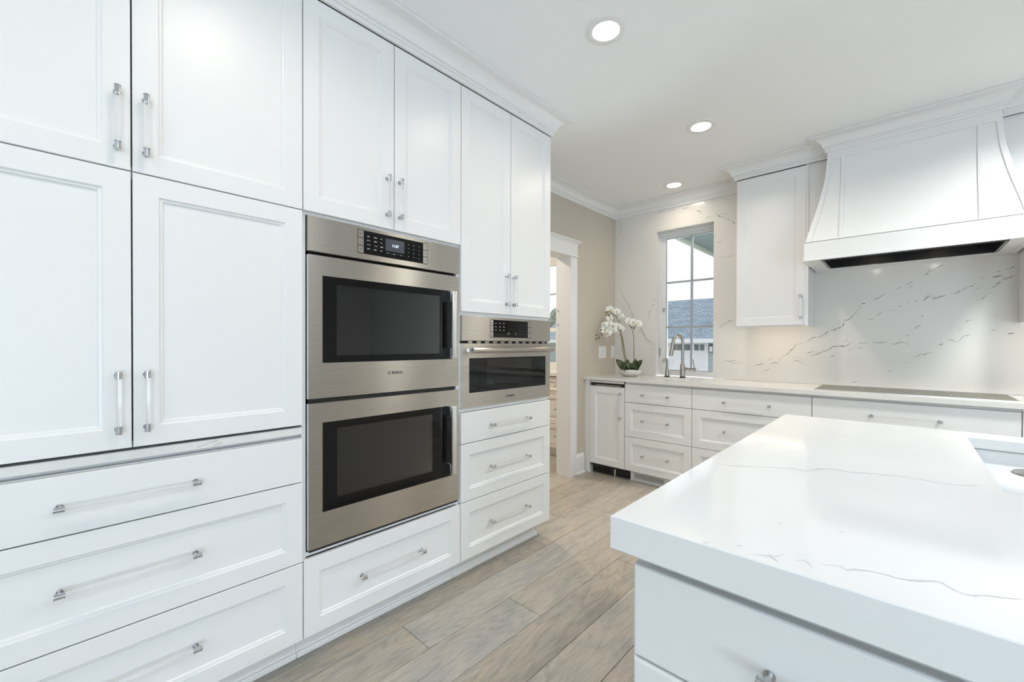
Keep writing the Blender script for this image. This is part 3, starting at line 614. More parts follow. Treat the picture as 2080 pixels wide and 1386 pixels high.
def logo(root, x, z, h, y=-.0004):
    """ring with an H-shaped armature, then the maker's lettering"""
    b = B(); r = h*.62; n = 24
    def ringm(ra, rb):
        pts = [(x+ra*math.cos(2*PI*i/n), y, z+ra*math.sin(2*PI*i/n)) for i in range(n)]+[(x+rb*math.cos(2*PI*i/n), y, z+rb*math.sin(2*PI*i/n)) for i in range(n)]
        b.faces(pts, [(i, (i+1) % n, n+(i+1) % n, n+i) for i in range(n)], 'printdark')
    ringm(r, r*.84)
    for sx in (-.32, .32): b.box(x+sx*r-.07*r, x+sx*r+.07*r, y-.0002, y, z-.6*r, z+.6*r, 'printdark')
    b.box(x-.3*r, x+.3*r, y-.0002, y, z-.09*r, z+.09*r, 'printdark')
    b.obj('emblem', root)
    text_mesh('BOSCH', h*1.32, 'lettering', 'printdark', root, (x+r*1.75, y, z-h*.46), (PI/2, 0, 0))
rk = random.Random(5)
def controls(root, x0, x1, z0, z1, bx0, bx1, legends):
    p = B(); p.box(bx0, bx1, -.0012, .0004, z0, z1, 'blackglass'); legends(p); cp = tag(p.obj('control_panel', root), 'black glass touch panel')
    nb = 3; hh = (z1-z0)/nb
    for (qa, qb) in ((x0-.0012, bx0), (bx1, x1+.0012)): p = B(); p.box(qa, qb, -.0006, .0002, z0-.0012, z1+.0012, 'dark'); p.obj('button_surround', cp)
    for (a, c_) in ((x0, bx0), (bx1, x1)):
        for i in range(nb):
            k = B(); k.box(a+.0008, c_-.0008, -.0014, .0, z0+hh*i+.0012, z0+hh*(i+1)-.0012, 'steel', .0004)
            words(k, (a+c_)/2, z0+hh*(i+.5), (c_-a)*.4, .003, -.0014, rk, 'printdark'); k.obj('button', cp)
    return cp
# double oven, local x from Y=.652
ov = thing('double_oven', 'large stainless double wall oven with two black windows in the tall cabinet', 'oven', (-1.678, .652, 0), RL)
OW = 1.400-.652; f = lambda y: y-.652
b = B(); b.box(.008, OW-.008, .026, .03, .433, 1.60, 'black'); b.box(.004, OW-.004, .004, .026, .4325, .4415, 'black')  # black base strip doubles as a painted shadow under the lower door
b.box(.012, .02, .03, .56, .445, 1.735, 'black'); b.box(OW-.02, OW-.012, .03, .56, .445, 1.735, 'black'); b.box(.02, OW-.02, .03, .56, 1.727, 1.735, 'black'); b.box(.02, OW-.02, .03, .56, .445, .453, 'black'); b.box(.02, OW-.02, .55, .56, .453, 1.727, 'black'); b.box(.02, OW-.02, .03, .55, 1.0, 1.04, 'black')
bd = b.obj('housing', ov)
bmh = bmesh.new(); bmh.from_mesh(bd.data)
bmh.free()
b = B(); b.box(0, OW, 0, .024, 1.604, 1.740, 'steel', .001); b.obj('fascia', ov)
W1x, W1z = (f(.763), f(1.284)), (1.198, 1.483); W2x, W2z = (f(.765), f(1.240)), (.622, .903)
dA = oven_door(ov, 0, OW, 1.030, 1.590, (f(.706), f(1.3555)), (1.169, 1.513), W1x, W1z)
dB = oven_door(ov, 0, OW, .4425, 1.011, (f(.706), f(1.356)), (.578, .933), W2x, W2z)
cavity(ov, W1x, W1z, .45, (1.25,)); cavity(ov, W2x, W2z, .45, (.70, .80))
for d_, (za, zb_) in ((dA, (1.175, 1.507)), (dB, (.595, .936))):
    b = B(); xa, xb = f(1.322), f(1.352)
    b.box(xa, xb, -.046, -.032, za, zb_, 'steelbright', .003, 2)
    for z_ in (za, zb_-.05): b.box(xa, xa+.014, -.033, .001, z_, z_+.05, 'steelbright', .001)
    b.obj('handle', d_, 40)
logo(dA, f(1.0), 1.116, .0125)
f1 = f
def legends_a(b):
    for cx_, ww in ((.902, .014), (.934, .015), (.963, .012)):
        for zz_ in (1.703, 1.686, 1.668, 1.651): words(b, f1(cx_), zz_, ww, .0042, -.0012, rk)
    for cx_, ww in ((.993, .012), (1.008, .002), (1.024, .012), (1.040, .002), (1.060, .014)): words(b, f1(cx_), 1.647, ww, .003, -.0012, rk)
    for cx_ in (1.098, 1.127, 1.157):
        for zz_ in (1.702, 1.684, 1.666, 1.648): b.box(f1(cx_)-.0009, f1(cx_)+.0009, -.0014, -.0012, zz_-.0017, zz_+.0017, 'print')
cp = controls(ov, f(.853), f(1.204), 1.6275, 1.7255, f(.8794), f(1.1786), legends_a)
b = B(); b.box(f(.981), f(1.076), -.0016, -.0012, 1.657, 1.711, 'display'); dsp = b.obj('display', cp)
text_mesh('11:37', .0155, 'clock_digits', 'digits', dsp, (f(1.012), -.0018, 1.678), (PI/2, 0, 0))
# steam oven
so = thing('steam_oven', 'small stainless built-in oven with a tubular handle across its door', 'oven', (-1.678, 1.4236, 0), RL)
OW = 2.163-1.4236; f = lambda y: y-1.4236
b = B(); b.box(.006, OW-.008, .026, .03, .912, 1.27, 'black')
b.box(.012, .02, .03, .46, .91, 1.39, 'black'); b.box(OW-.02, OW-.012, .03, .46, .91, 1.39, 'black'); b.box(.02, OW-.02, .03, .46, 1.382, 1.39, 'black'); b.box(.02, OW-.02, .03, .46, .91, .918, 'black'); b.box(.02, OW-.02, .45, .46, .918, 1.382, 'black')
b.obj('housing', so)
b = B(); b.box(0, OW, 0, .024, 1.2625, 1.3955, 'steel', .001); b.obj('fascia', so)
b = B()
for i in range(11):
    x_ = .05+i*.062; b.box(x_, x_+.03, .012, .022, 1.2505, 1.2605, 'steel')
b.box(.03, OW-.03, .022, .0255, 1.2495, 1.2615, 'dark')
b.obj('vent_grille', so)
dC = oven_door(so, 0, OW, .9095, 1.2485, (f(1.4713), f(2.117)), (.986, 1.1705), (f(1.604), f(1.981)), (1.023, 1.160))
cavity(so, (f(1.604), f(1.981)), (1.023, 1.160), .38, (1.05,))
b = B(); zc = 1.2135; yb = -.052
b.tube([(f(1.452), yb, zc), (f(2.130), yb, zc)], .0145, 'steel', 24)
for x_ in (f(1.448), f(2.112)): b.box(x_, x_+.028, yb-.010, .0005, zc-.0125, zc+.0125, 'steelbright', .003, 2)
b.obj('handle', dC, 40)
logo(dC, f(1.757), .946, .0125)
f2 = f
def legends_b(b):
    for cx_, ww in ((1.668, .010), (1.701, .012), (1.733, .010)):
        for zz_ in (1.362, 1.343, 1.324): words(b, f2(cx_), zz_, ww, .0042, -.0012, rk)
    for cx_ in (1.772, 1.834):
        for zz_ in (1.309, 1.303): words(b, f2(cx_), zz_, .012, .003, -.0012, rk)
    for cx_ in (1.870, 1.898, 1.926):
        for zz_ in (1.357, 1.340, 1.323, 1.306): b.box(f2(cx_)-.0007, f2(cx_)+.0007, -.0014, -.0012, zz_-.0012, zz_+.0012, 'print')
cp = controls(so, f(1.6257), f(1.975), 1.2825, 1.3815, f(1.6486), f(1.9425), legends_b)
# ------------------------------------------------------------------ far run: base cabinets
YB = 3.511; DB = YF+.019-YB-.021
def far(name, label, x, y=YB, **k): return thing(name, label, k.pop('cat', 'cabinet'), (x, y, 0), 0, **k)
# end panel
b = B(); b.box(XL+.001, -2.2345, YB, YF-.002, 0, .905, 'paint', .001)
tag(b.obj('end_panel'), 'narrow white end panel between the beige wall and the small panelled refrigerator', 'panel')
# undercounter refrigerator with a panelled door
fr_ = far('undercounter_refrigerator', 'undercounter refrigerator behind a white panel door at the far left of the sink counter', -2.234, cat='refrigerator')
W = -1.8645+2.234
b = B(); b.box(.002, W-.002, .03, .56, .075, .888, 'black'); b.obj('housing', fr_)
front(fr_, 'door', .0, W, .100, .851, 'shaker', (-1.903+2.234, .679, True, .224))
b = B(); b.box(.004, W-.03, .0195, .03, .853, .886, 'black'); b.box(.05, W-.05, .017, .0195, .856, .860, 'steelbright'); b.box(.004, W-.005, .0, .012, .882, .9, 'paint'); b.obj('top_grille', fr_)
b = B(); b.box(.0, W+.03, .065, .08, .004, .080, 'black')
for i in range(9): b.box(.01+i*.02, .02+i*.02, .060, .065, .018, .062, 'black')
b.box(.235, .25, .06, .066, .0, .07, 'steelbright'); b.box(.27, W+.01, .058, .065, .02, .026, 'black'); b.box(.27, W+.01, .058, .065, .045, .051, 'black')
tag(b.obj('base_grille', fr_), 'black vented base grille')
def base(x0, x1, label, handles, rows=3, vent=False, cc=.305):
    c = far('drawer_cabinet', label, x0); W = x1-x0
    carcass(c, 0.0005, W-.0005, .095, .888, DB)
    b = B(); b.box(.0005, W-.0005, .016, .030, .888, .9055, 'paint'); b.obj('top_rail', c); b = B(); b.box(.0005, W-.0005, .069, .085, 0, .095, 'paint')
    if not vent: b.box(.0005, W-.0005, .058, .069, 0, .022, 'paint', .003)
    b.obj('toe_kick', c)
    hx = handles-x0
    front(c, 'drawer', 0, W, .721, .887, 'slab', (hx, .797, False, cc))
    front(c, 'drawer', 0, W, .410, .721, 'shaker', (hx, .567, False, cc))
    front(c, 'drawer', 0, W, .100, .410, 'shaker', (hx, .255, False, cc))
    return c
c1 = base(-1.863, -1.2635, 'white three-drawer base cabinet under the small sink, beside the refrigerator', -1.571, vent=True, cc=.224)
c2 = base(-1.2635, -.460, 'white three-drawer base cabinet right of the sink cabinet, lower half behind the island', -.863)
c3 = base(-.460, .466, 'wide white drawer cabinet under the cooktop', .003)
c4 = base(.466, 1.27, 'white base cabinet at the right edge of the photo beyond the cooktop', .868)
# floor register in the toe kick
vt = thing('toe_kick_register', 'small white slatted heating register in the toe kick beside the refrigerator grille', 'vent', (-1.806, YB+.066, 0), 0)
b = B(); ring(b, 0, .295, .018, .075, .008, .008, .006, .008, -.006, .002, 'plate'); b.box(-.024, 0, -.008, .003, 0, .085, 'plate'); b.obj('frame', vt)
b = B()
for i in range(28): b.box(.0095+i*.0099, .0135+i*.0099, -.005, 0, .026, .069, 'plate')
b.obj('slats', vt); b = B(); b.box(.008, .287, 0, .002, .026, .069, 'dark'); b.obj('backing', vt)

# countertop with sink cut-out and cooktop recess
b = B(); yf = 3.4865; z0_, z1_ = .906, CT
sx0, sx1, sy0, sy1 = -1.655, -1.325, 3.645, 3.925
cx0, cx1, cy0, cy1 = -.4585, .472, 3.597, 4.045
yb_ = YF-.001
for (a, c_, d, e) in ((XL+.001, sx0, yf, yb_), (sx1, 1.285, yf, yb_), (sx0, sx1, yf, sy0), (sx0, sx1, sy1, yb_), (-1.8255, -1.2845, yb_, 4.171)):
    b.box(a, c_, d, e, z0_, z1_, 'counter')
tag(b.obj('countertop'), 'long white stone worktop along the window wall', 'countertop')
sk = thing('undermount_sink', 'small white undermount sink below the window', 'sink', (0, 0, 0))
b = B(); t = .006
def basin(b, x0, x1, y0, y1, z0, z1, m, t=.006, r=.0):
    loops = [[(x0-t, y0-t, z1), (x1+t, y0-t, z1), (x1+t, y1+t, z1), (x0-t, y1+t, z1)], [(x0, y0, z1), (x1, y0, z1), (x1, y1, z1), (x0, y1, z1)],
             [(x0+.008, y0+.008, z0+.03), (x1-.008, y0+.008, z0+.03), (x1-.008, y1-.008, z0+.03), (x0+.008, y1-.008, z0+.03)],
             [(x0+.035, y0+.035, z0), (x1-.035, y0+.035, z0), (x1-.035, y1-.035, z0), (x0+.035, y1-.035, z0)]]
    b.ring_cap(loops, m, False, True, True)
basin(b, sx0-.004, sx1+.004, sy0-.004, sy1+.004, .76, .9055, 'white'); b.obj('basin', sk, 50, fix=False)
b = B(); b.lathe([(.0, .7625), (.03, .7625), (.042, .7655), (.045, .762)], 'nickel', (sx0+sx1)/2, (sy0+sy1)/2, 24); b.obj('drain', sk, 40)
# cooktop
ck = thing('cooktop', 'flat grey glass cooktop set on the counter under the hood', 'cooktop', (0, 0, 0))
b = B(); b.box(cx0, cx1, cy0, cy1, CT+.0003, CT+.0045, 'cooktop', .001); b.obj('glass_top', ck)
b = B()
for (ax, ay, rr) in ((-.30, 3.93, .09), (-.28, 3.74, .075), (0, 3.85, .13), (.28, 3.93, .075), (.30, 3.74, .09)):
    n = 48; pts = [(ax+r*math.cos(2*PI*i/n), ay+r*math.sin(2*PI*i/n), CT+.0047) for r in (rr, rr-.002) for i in range(n)]
    b.faces(pts, [(i, (i+1) % n, n+(i+1) % n, n+i) for i in range(n)], 'plate')
b.obj('burner_marks', ck)
b = B(); b.box(cx0, cx1, cy0-.004, cy0, CT+.0003, CT+.0045, 'steelbright'); b.box(cx0, cx1, cy1, cy1+.003, CT+.0003, CT+.0045, 'steelbright'); b.obj('edge_trim', ck)

# faucet
FX, FY = -1.528, 4.005
fc = thing('kitchen_faucet', 'tall brushed nickel gooseneck faucet in front of the window', 'faucet', (FX, FY, CT), 0)
b = B(); b.lathe([(0, 0), (.0255, 0), (.0255, .010), (.0235, .013), (0, .013)], 'black', seg=32); b.obj('base', fc, 40)
b = B(); b.lathe([(.0225, .013), (.0225, .118), (.0205, .122), (.0205, .126), (.0155, .128), (.0145, .14)], 'nickel', seg=32, cap0=True, cap1=True)
pts = [(0, 0, .13), (0, 0, .30), ]; R_ = .0475; dx, dy = -.66, -.75
for k in range(1, 15):
    a = PI*k/14*.97; q = R_*(1-math.cos(a)); pts.append((q*dx, q*dy, .335+R_*1.3*math.sin(a)))
pts.insert(2, (0, 0, .335))
b.tube(pts, .0135, 'nickel', 20); body = b.obj('spout', fc, 40)
e = Vector(pts[-1]); dd = (e-Vector(pts[-2])).normalized()
b = B(); q = lambda t_: tuple(e+dd*t_)
b.tube([q(-.002), q(.012), q(.012), q(.016), q(.016), q(.05), q(.10), q(.135), q(.138)], [.0142, .0142, .0125, .0125, .0165, .0165, .0175, .0185, .016], 'nickel', 20); b.obj('spray_head', fc, 40)
b = B(); hx, hy, hz = .13, -.035, .088
b.tube([(0, 0, .085), (hx*.35, hy*.35, .085), (hx*.35, hy*.35, .085), (hx*.85, hy*.85, .085), (hx*.85, hy*.85, .085), (hx, hy, .085)], [.0125, .0125, .0105, .0105, .0135, .0135], 'nickel', 18)
b.tube([(hx*.95, hy*.95, .082), (hx*.9, hy*.9-.004, .12), (hx*.82, hy*.82-.006, .178)], [.0065, .006, .0055], 'nickel', 12); b.obj('lever_handle', fc, 40)
# soap dispenser
sd = thing('soap_dispenser', 'short flared nickel soap dispenser left of the faucet', 'soap dispenser', (-1.679, 4.01, CT), 0)
b = B(); b.lathe([(0, 0), (.024, 0), (.024, .010), (.022, .012), (0, .012)], 'black', seg=28); b.obj('base', sd, 40)
b = B(); b.lathe([(.0225, .012), (.0215, .02), (.014, .06), (.0105, .10), (.010, .13)], 'nickel', seg=28, cap0=True)
pts = [(0, 0, .128)]
for k in range(0, 11):
    a = PI*k/10*.95; q_ = .0165*(1-math.cos(a)); pts.append((q_*dx*1.0, q_*dy, .150+.024*math.sin(a)))
pts.append((pts[-1][0], pts[-1][1], .135)); b.tube(pts, [.0105]*7+[.0095]*(len(pts)-7), 'nickel', 18); b.obj('pump', sd, 40)

# switches on the beige wall
sw = thing('switch_plate', 'wide white double switch plate on the beige wall', 'switch', (XL, 3.764, 1.105), PI/2)
b = B(); b.box(0, .137, -.006, 0, 0, .124, 'plate', .002, 2); b.obj('plate', sw)
for x_ in (.022, .074):
    b = B(); b.box(x_, x_+.041, -.009, -.005, .026, .098, 'plate', .001); b.obj('rocker', sw)
b = B(); b.box(.035, .055, -.0095, -.0088, .028, .030, 'printdark'); b.obj('indicator', sw)
sw = thing('outlet_plate', 'narrow white outlet plate on the beige wall by the stone corner', 'outlet', (XL, 4.001, 1.103), PI/2)
b = B(); b.box(0, .084, -.006, 0, 0, .126, 'plate', .002, 2); b.obj('plate', sw)
b = B(); b.box(.022, .062, -.0085, -.005, .027, .099, 'plate', .001)
for z in (.045, .080):
    for x_ in (.035, .047): b.box(x_, x_+.002, -.0088, -.0083, z-.004, z+.004, 'dark')
b.obj('receptacle', sw)

# ------------------------------------------------------------------ orchid
oc = thing('potted_orchid', 'white orchid with two flower stems in a low cream bowl on the counter', 'plant', (-1.984, 3.85, CT+.0005), 0)
O0 = Vector((-1.984, 3.85, CT+.0005))
def rel(p): return Vector(p)-O0
b = B(); b.lathe([(0, 0), (.062, 0), (.070, .004), (.095, .022), (.107, .042), (.106, .056), (.098, .066), (.094, .066), (.100, .056), (.098, .05), (0, .05)], 'bowl', seg=48); b.obj('bowl', oc, 40)
b = B(); b.lathe([(0, .062), (.05, .060), (.090, .054), (.099, .051)], 'moss', seg=40); b.obj('moss', oc, 40)
def leaf(p0, p1, width, lift, name='leaf', m='leaf', cup=.25, n=9):
    b = B(); p0, p1 = Vector(p0), Vector(p1); d = p1-p0; side = d.cross(Vector((.30, -.80, .52))).normalized(); up_ = side.cross(d).normalized()
    rows = []
    for i in range(n+1):
        t = i/n; c = p0+d*t+up_*(lift*math.sin(PI*t*.9)); wv = width*(math.sin(PI*min(1, t*.86+.12))**.75)
        if i == n: wv = .0015
        rows.append([c+side*wv*s_+up_*(abs(s_)*wv*cup) for s_ in (-1, -.5, 0, .5, 1)])
    pts = [q for r in rows for q in r]; fs = [(i*5+j, i*5+j+1, (i+1)*5+j+1, (i+1)*5+j) for i in range(n) for j in range(4)]
    pts2 = [q-up_*.0015 for q in pts]; k = len(pts)
    b.faces(pts+pts2, fs+[tuple(k+i for i in reversed(f)) for f in fs], m, True)
    bmesh.ops.solidify
    return b.obj(name, oc, 60, fix=False)
for (bx_, by_, tx, ty, tz, wd, lf) in ((-.055, -.01, -.140, -.03, .160, .032, .03), (-.035, -.04, -.075, -.09, .160, .034, .03), (-.045, .01, -.035, .02, .165, .030, .02),
        (-.03, -.04, .02, -.10, .130, .034, .045), (.04, -.03, -.012, -.085, .140, .032, .04), (.055, .0, .045, .02, .170, .030, .02),
        (.055, -.02, .085, -.07, .160, .032, .03), (.06, -.01, .143, -.02, .165, .032, .03), (.05, .02, .10, .05, .13, .02, .03), (-.04, .02, -.09, .05, .13, .02, .03)):
    leaf((bx_, by_, .052), (tx, ty, tz), wd, lf)
def smoothpath(P, k=4):
    P = [Vector(p) for p in P]; out = []
    for i in range(len(P)-1):
        a, b_, c_, d_ = P[max(i-1, 0)], P[i], P[i+1], P[min(i+2, len(P)-1)]
        for j in range(k):
            t = j/k; out.append(.5*((2*b_)+(c_-a)*t+(2*a-5*b_+4*c_-d_)*t*t+(3*b_-a-3*c_+d_)*t**3))
    out.append(P[-1]); return out
for st, base_ in ((ORC_ST1, (-.038, 0, .055)), (ORC_ST1B, (-.050, -.006, .055)), (ORC_ST2, (.040, 0, .055))):
    pts = [Vector(base_)]+[rel(p) for p in st]; pp = smoothpath(pts); n = len(pp)
    b = B(); b.tube(pp, [.0042-.0028*i/(n-1) for i in range(n)], 'stem', 8); b.obj('flower_stem', oc, 60)
for tw in ORC_TWIGS:
    b = B(); b.tube(smoothpath([rel(p) for p in tw]), .0013, 'twig', 6); b.obj('twig', oc, 60)
# thin support stake beside each stem group
b = B(); b.tube([(-.030, .004, .055), tuple(rel(ORC_ST1[2])+Vector((.006, .004, 0)))], .0016, 'stem', 6); b.obj('support_stake', oc)
def flower_mesh():
    b = B()
    def petal(ang, L, W_, z0=.0):
        n = 7; rows = []; ca, sa = math.cos(ang), math.sin(ang)
        for i in range(n+1):
            t = i/n; r = .004+L*t; wv = W_*(math.sin(PI*min(1, (t*.80+.13)))**.62) if i < n else W_*.25
            row = []
            for s_ in (-1, -.5, 0, .5, 1):
                u, v = r, s_*wv; yy = -.006*math.sin(PI*t)+.004*abs(s_)+z0+.010*t*t
                row.append((u*ca-v*sa, yy, u*sa+v*ca))
            rows.append(row)
        pts = [q for r_ in rows for q in r_]; fs = [(i*5+j, i*5+j+1, (i+1)*5+j+1, (i+1)*5+j) for i in range(n) for j in range(4)]
        b.faces(pts, fs, 'petal', True)
    petal(PI/2, .033, .014, .003); petal(-PI*.28, .031, .013, .003); petal(-PI*.72, .031, .013, .003)
    petal(.16, .038, .026); petal(PI-.16, .038, .026)
    o = b.obj('flower', None, 60, fix=False); return o
def lip_mesh():
    b = B(); b.tube([(0, -.002, 0), (0, -.012, -.004), (0, -.016, -.012), (0, -.012, -.017)], [.003, .0055, .0045, .001], 'lip', 8)
    b.tube([(0, -.003, .004), (0, -.012, .003)], [.0035, .002], 'petal', 8); return b.obj('lip', None, 60)
fo, lo = flower_mesh(), lip_mesh(); fme, lme = fo.data, lo.data; bpy.data.objects.remove(fo); bpy.data.objects.remove(lo)
rf_ = random.Random(4)
for p in ORC_FL+ORC_FL2:
    o = bpy.data.objects.new('flower', fme); COL.objects.link(o); o.parent = oc; o.location = rel(p)
    # faces roughly into the room with its own tilt
    o.rotation_euler = (rf_.uniform(-.35, .35), rf_.uniform(-.5, .5), .45+rf_.uniform(-.8, .8)); sc = rf_.uniform(.92, 1.15); o.scale = (sc, sc, sc)
    l_ = bpy.data.objects.new('lip', lme); COL.objects.link(l_); l_.parent = o
def bud_mesh():
    b = B(); b.lathe([(0, -.010), (.005, -.008), (.0078, -.001), (.0068, .005), (.003, .0095), (0, .0105)], 'bud', seg=12); o = b.obj('bud', None, 60); return o
bo = bud_mesh(); bme = bo.data; bpy.data.objects.remove(bo)
for p in ORC_BUDS:
    o = bpy.data.objects.new('bud', bme); COL.objects.link(o); o.parent = oc; o.location = rel(p); o.rotation_euler = (rf_.uniform(-1, 1), rf_.uniform(-1, 1), 0); s__ = rf_.uniform(.85, 1.15); o.scale = (s__,)*3

# ------------------------------------------------------------------ far wall cabinets and range hood
YU = 3.777; DU = YF-.001-YU
uc = thing('wall_cabinet', 'white single-door upper cabinet between the window and the range hood', 'cabinet', (-1.013, YU, 0), 0)
W = -.523+1.013
b = B(); b.box(0, .018, .021, DU, 1.388, 2.586, 'paint'); b.box(W-.018, W, .004, DU, 1.388, 2.586, 'paint'); b.box(.018, W-.018, .021, DU, 1.400, 1.418, 'paint'); b.box(.018, W-.018, .021, DU, 2.568, 2.586, 'paint'); b.box(.018, W-.018, DU-.01, DU, 1.418, 2.568, 'paint'); b.box(.018, W-.018, .021, .036, 1.388, 1.400, 'paint'); b.obj('body', uc)
front(uc, 'door', .003, -.538+1.013, 1.395, 2.582, 'shaker', (-.565+1.013, 1.531, True, .158))
b = B(); b.box(.05, W-.02, .055, .075, 1.392, 1.3995, 'led'); tag(b.obj('light_strip', uc), 'lit under-cabinet strip')
area('under_cabinet_light', (-.768, YU+.09, 1.386), (-.768, YU+.12, .9), .42, .02, .44, (1, .73, .42))
uc2 = thing('wall_cabinet', 'white upper cabinet right of the range hood, only its side edge in view', 'cabinet', (.523, YU, 0), 0)
W = .49
b = B(); b.box(0, .018, .004, DU, 1.388, 2.586, 'paint'); b.box(W-.018, W, .021, DU, 1.388, 2.586, 'paint'); b.box(.018, W-.018, .021, DU, 1.400, 1.418, 'paint'); b.box(.018, W-.018, .021, DU, 2.568, 2.586, 'paint'); b.box(.018, W-.018, DU-.01, DU, 1.418, 2.568, 'paint'); b.obj('body', uc2)
front(uc2, 'door', .015, W-.003, 1.395, 2.582, 'shaker', (.042, 1.531, True, .158))
b = B(); b.box(.02, W-.05, .055, .075, 1.392, 1.3995, 'led'); tag(b.obj('light_strip', uc2), 'lit under-cabinet strip')
area('under_cabinet_light', (.768, YU+.09, 1.386), (.768, YU+.12, .9), .42, .02, .44, (1, .73, .42))

hd = thing('range_hood', 'large white flared range hood with a flat band and black underside insert', 'range hood', (0, 0, 0))
prof = [(2.588, .398), (2.52, .4015), (2.44, .407), (2.37, .4155), (2.305, .4275), (2.24, .4400), (2.175, .4545), (2.115, .469), (2.06, .483), (1.995, .498), (1.952, .507)]
def fy(w_): return 3.660-(w_-.398)*1.10
b = B(); loops = []
for z, w_ in prof: loops.append([(-w_, fy(w_), z), (w_, fy(w_), z), (w_, YF-.001 if False else 3.80, z), (-w_, 3.80, z)])
b.ring_cap(loops, 'paint'); hb = b.obj('chimney', hd, 22)
# raised strips on the front: curved edge strips, top rail, two narrow stiles
b = B(); T = .006
def strip(fa, fb_):
    pts = []; n = len(P2)
    for z, w_ in P2: y = fy(w_); a, c_ = fa(w_), fb_(w_); pts += [(a, y+.002, z), (a, y-T, z), (c_, y-T, z), (c_, y+.002, z)]
    b.ring_cap([pts[i*4:i*4+4] for i in range(n)], 'paint')
P2 = [(2.586, .398)]+[p for p in prof[1:]]
for s_ in (-1, 1):
    strip(lambda w_: s_*(w_+.001), lambda w_: s_*(w_-.022-.010*(w_-.398)/.109))
P2 = [(2.586, .398), (2.528, .4011)]
strip(lambda w_: -w_+.02, lambda w_: w_-.02)
P2 = [(2.528, .4011)]+prof[2:]
for s_ in (-1, 1): strip(lambda w_: s_*.3045, lambda w_: s_*.3235)
b.obj('raised_moulding', hd)
# band
b = B(); zb0, zb1 = 1.822, 1.952; x_ = .511; yf_ = 3.500
ix0, ix1, iy0, iy1 = -.419, .420, 3.548, 3.962
b.box(-x_, x_, yf_, yf_+.02, zb0, zb1-.007, 'paint', .001); b.box(-x_, x_, yf_+.006, yf_+.02, zb1-.007, zb1-.0045, 'dark'); b.box(-x_, x_, yf_-.001, yf_+.02, zb1-.0045, zb1, 'paint', .001); b.box(-x_, -x_+.02, yf_+.02, 4.0885, zb0, zb1, 'paint'); b.box(x_-.02, x_, yf_+.02, 4.0885, zb0, zb1, 'paint')  # dark strip in the groove paints the shadow line above the band
b.box(-x_-.004, x_+.004, yf_-.004, yf_, zb0-.002, zb0+.016, 'paint', .0015); b.box(-x_-.004, -x_, yf_, 3.77, zb0-.002, zb0+.016, 'paint'); b.box(x_, x_+.004, yf_, 3.77, zb0-.002, zb0+.016, 'paint')
b.box(-x_+.02, x_-.02, yf_+.02, 3.80, zb1-.018, zb1, 'paint'); b.box(-x_+.02, x_-.02, 3.80, 4.0885, zb1-.018, zb1, 'paint'); b.obj('band', hd)
b = B()
for (a, c_, d, e_) in ((-x_+.02, ix0, yf_+.02, 4.0885), (ix1, x_-.02, yf_+.02, 4.0885), (ix0, ix1, yf_+.02, iy0), (ix0, ix1, iy1, 4.0885)): b.box(a, c_, d, e_, zb0+.004, zb0+.016, 'paint')
b.obj('underside', hd)
b = B(); z0_ = zb0+.001
ring2 = lambda x0, x1, y0, y1, w_, z0, z1, m: [b.box(x0, x0+w_, y0, y1, z0, z1, m), b.box(x1-w_, x1, y0, y1, z0, z1, m), b.box(x0+w_, x1-w_, y0, y0+w_, z0, z1, m), b.box(x0+w_, x1-w_, y1-w_, y1, z0, z1, m)]
ring2(ix0, ix1, iy0, iy1, .006, zb0-.001, zb0+.06, 'black'); ring2(ix0+.006, ix1-.006, iy0+.006, iy1-.006, .004, zb0-.0005, zb0+.05, 'steelbright')
ring2(ix0+.010, ix1-.010, iy0+.010, iy1-.010, .005, zb0+.0005, zb0+.07, 'black')
b.box(ix0+.01, ix1-.01, iy0+.01, iy1-.01, zb0+.07, zb0+.075, 'black'); b.box(-.15, .15, 3.70, 3.80, zb0+.05, zb0+.07, 'blackglass'); b.obj('insert', hd)
for x__ in (-.17, .17):
    k = B(); k.tube([(x__, iy0+.0155, zb0+.035), (x__, iy0+.019, zb0+.034)], .016, 'lens', 20); tag(k.obj('hood_lamp', hd, 40), 'lit round hood lamp')
# hood crown
b = B(); sweep(b, CROWN, [(-.398, 3.80), (-.398, 3.660), (.398, 3.660), (.398, 3.80)], 'trim'); b.obj('crown', hd, 28)
b = B(); b.box(-.398, .398, 3.665, 3.80, 2.588, CEIL-.001, 'paint'); b.obj('top_box', hd)
b = B()
b.box(-.5225, -.3985, 3.788, 3.80, 1.953, 2.587, 'paint'); b.obj('side_filler', hd); b = B(); b.box(.3985, .5225, 3.788, 3.80, 1.953, 2.587, 'paint'); b.obj('side_filler', hd)

# ------------------------------------------------------------------ island
IX0, IY0, IY1 = -.3885, .681, 2.217; IX1 = 1.21
kx0, kx1, ky0, ky1 = .157, .86, 1.36, 2.083
b = B(); zt = CT; zl = .902
def slab(a, c_, d, e_): b.box(a, c_, d, e_, zl, zt, 'quartz')
loops = lambda z, i: [(IX0+i, IY0+i, z), (IX1-i, IY0+i, z), (IX1-i, IY1-i, z), (IX0+i, IY1-i, z)]
inn = lambda z: [(kx0, ky0, z), (kx1, ky0, z), (kx1, ky1, z), (kx0, ky1, z)]
b.ring_cap([inn(zl), inn(zt), loops(zt, .0016), loops(zt-.0016, 0), loops(.8755, 0), loops(.874, .0015), loops(.874, .05), inn(zl)][:7], 'quartz', False, False)
b.ring_cap([loops(.874, .05), inn(zl)], 'quartz', False, False)
ri = random.Random(2)
for i, pl in enumerate(VEIN_ISLAND): b.ribbon(pl, 'xy', CT+.00025, .0042 if i in (0, 3) else .0028, 'vein2', .0018, ri)
b.ribbon([(.12, .80), (.25, .86), (.42, .90), (.6, 1.0), (.9, 1.1), (1.15, 1.22)], 'xy', CT+.00025, .004, 'vein2', .004, ri)
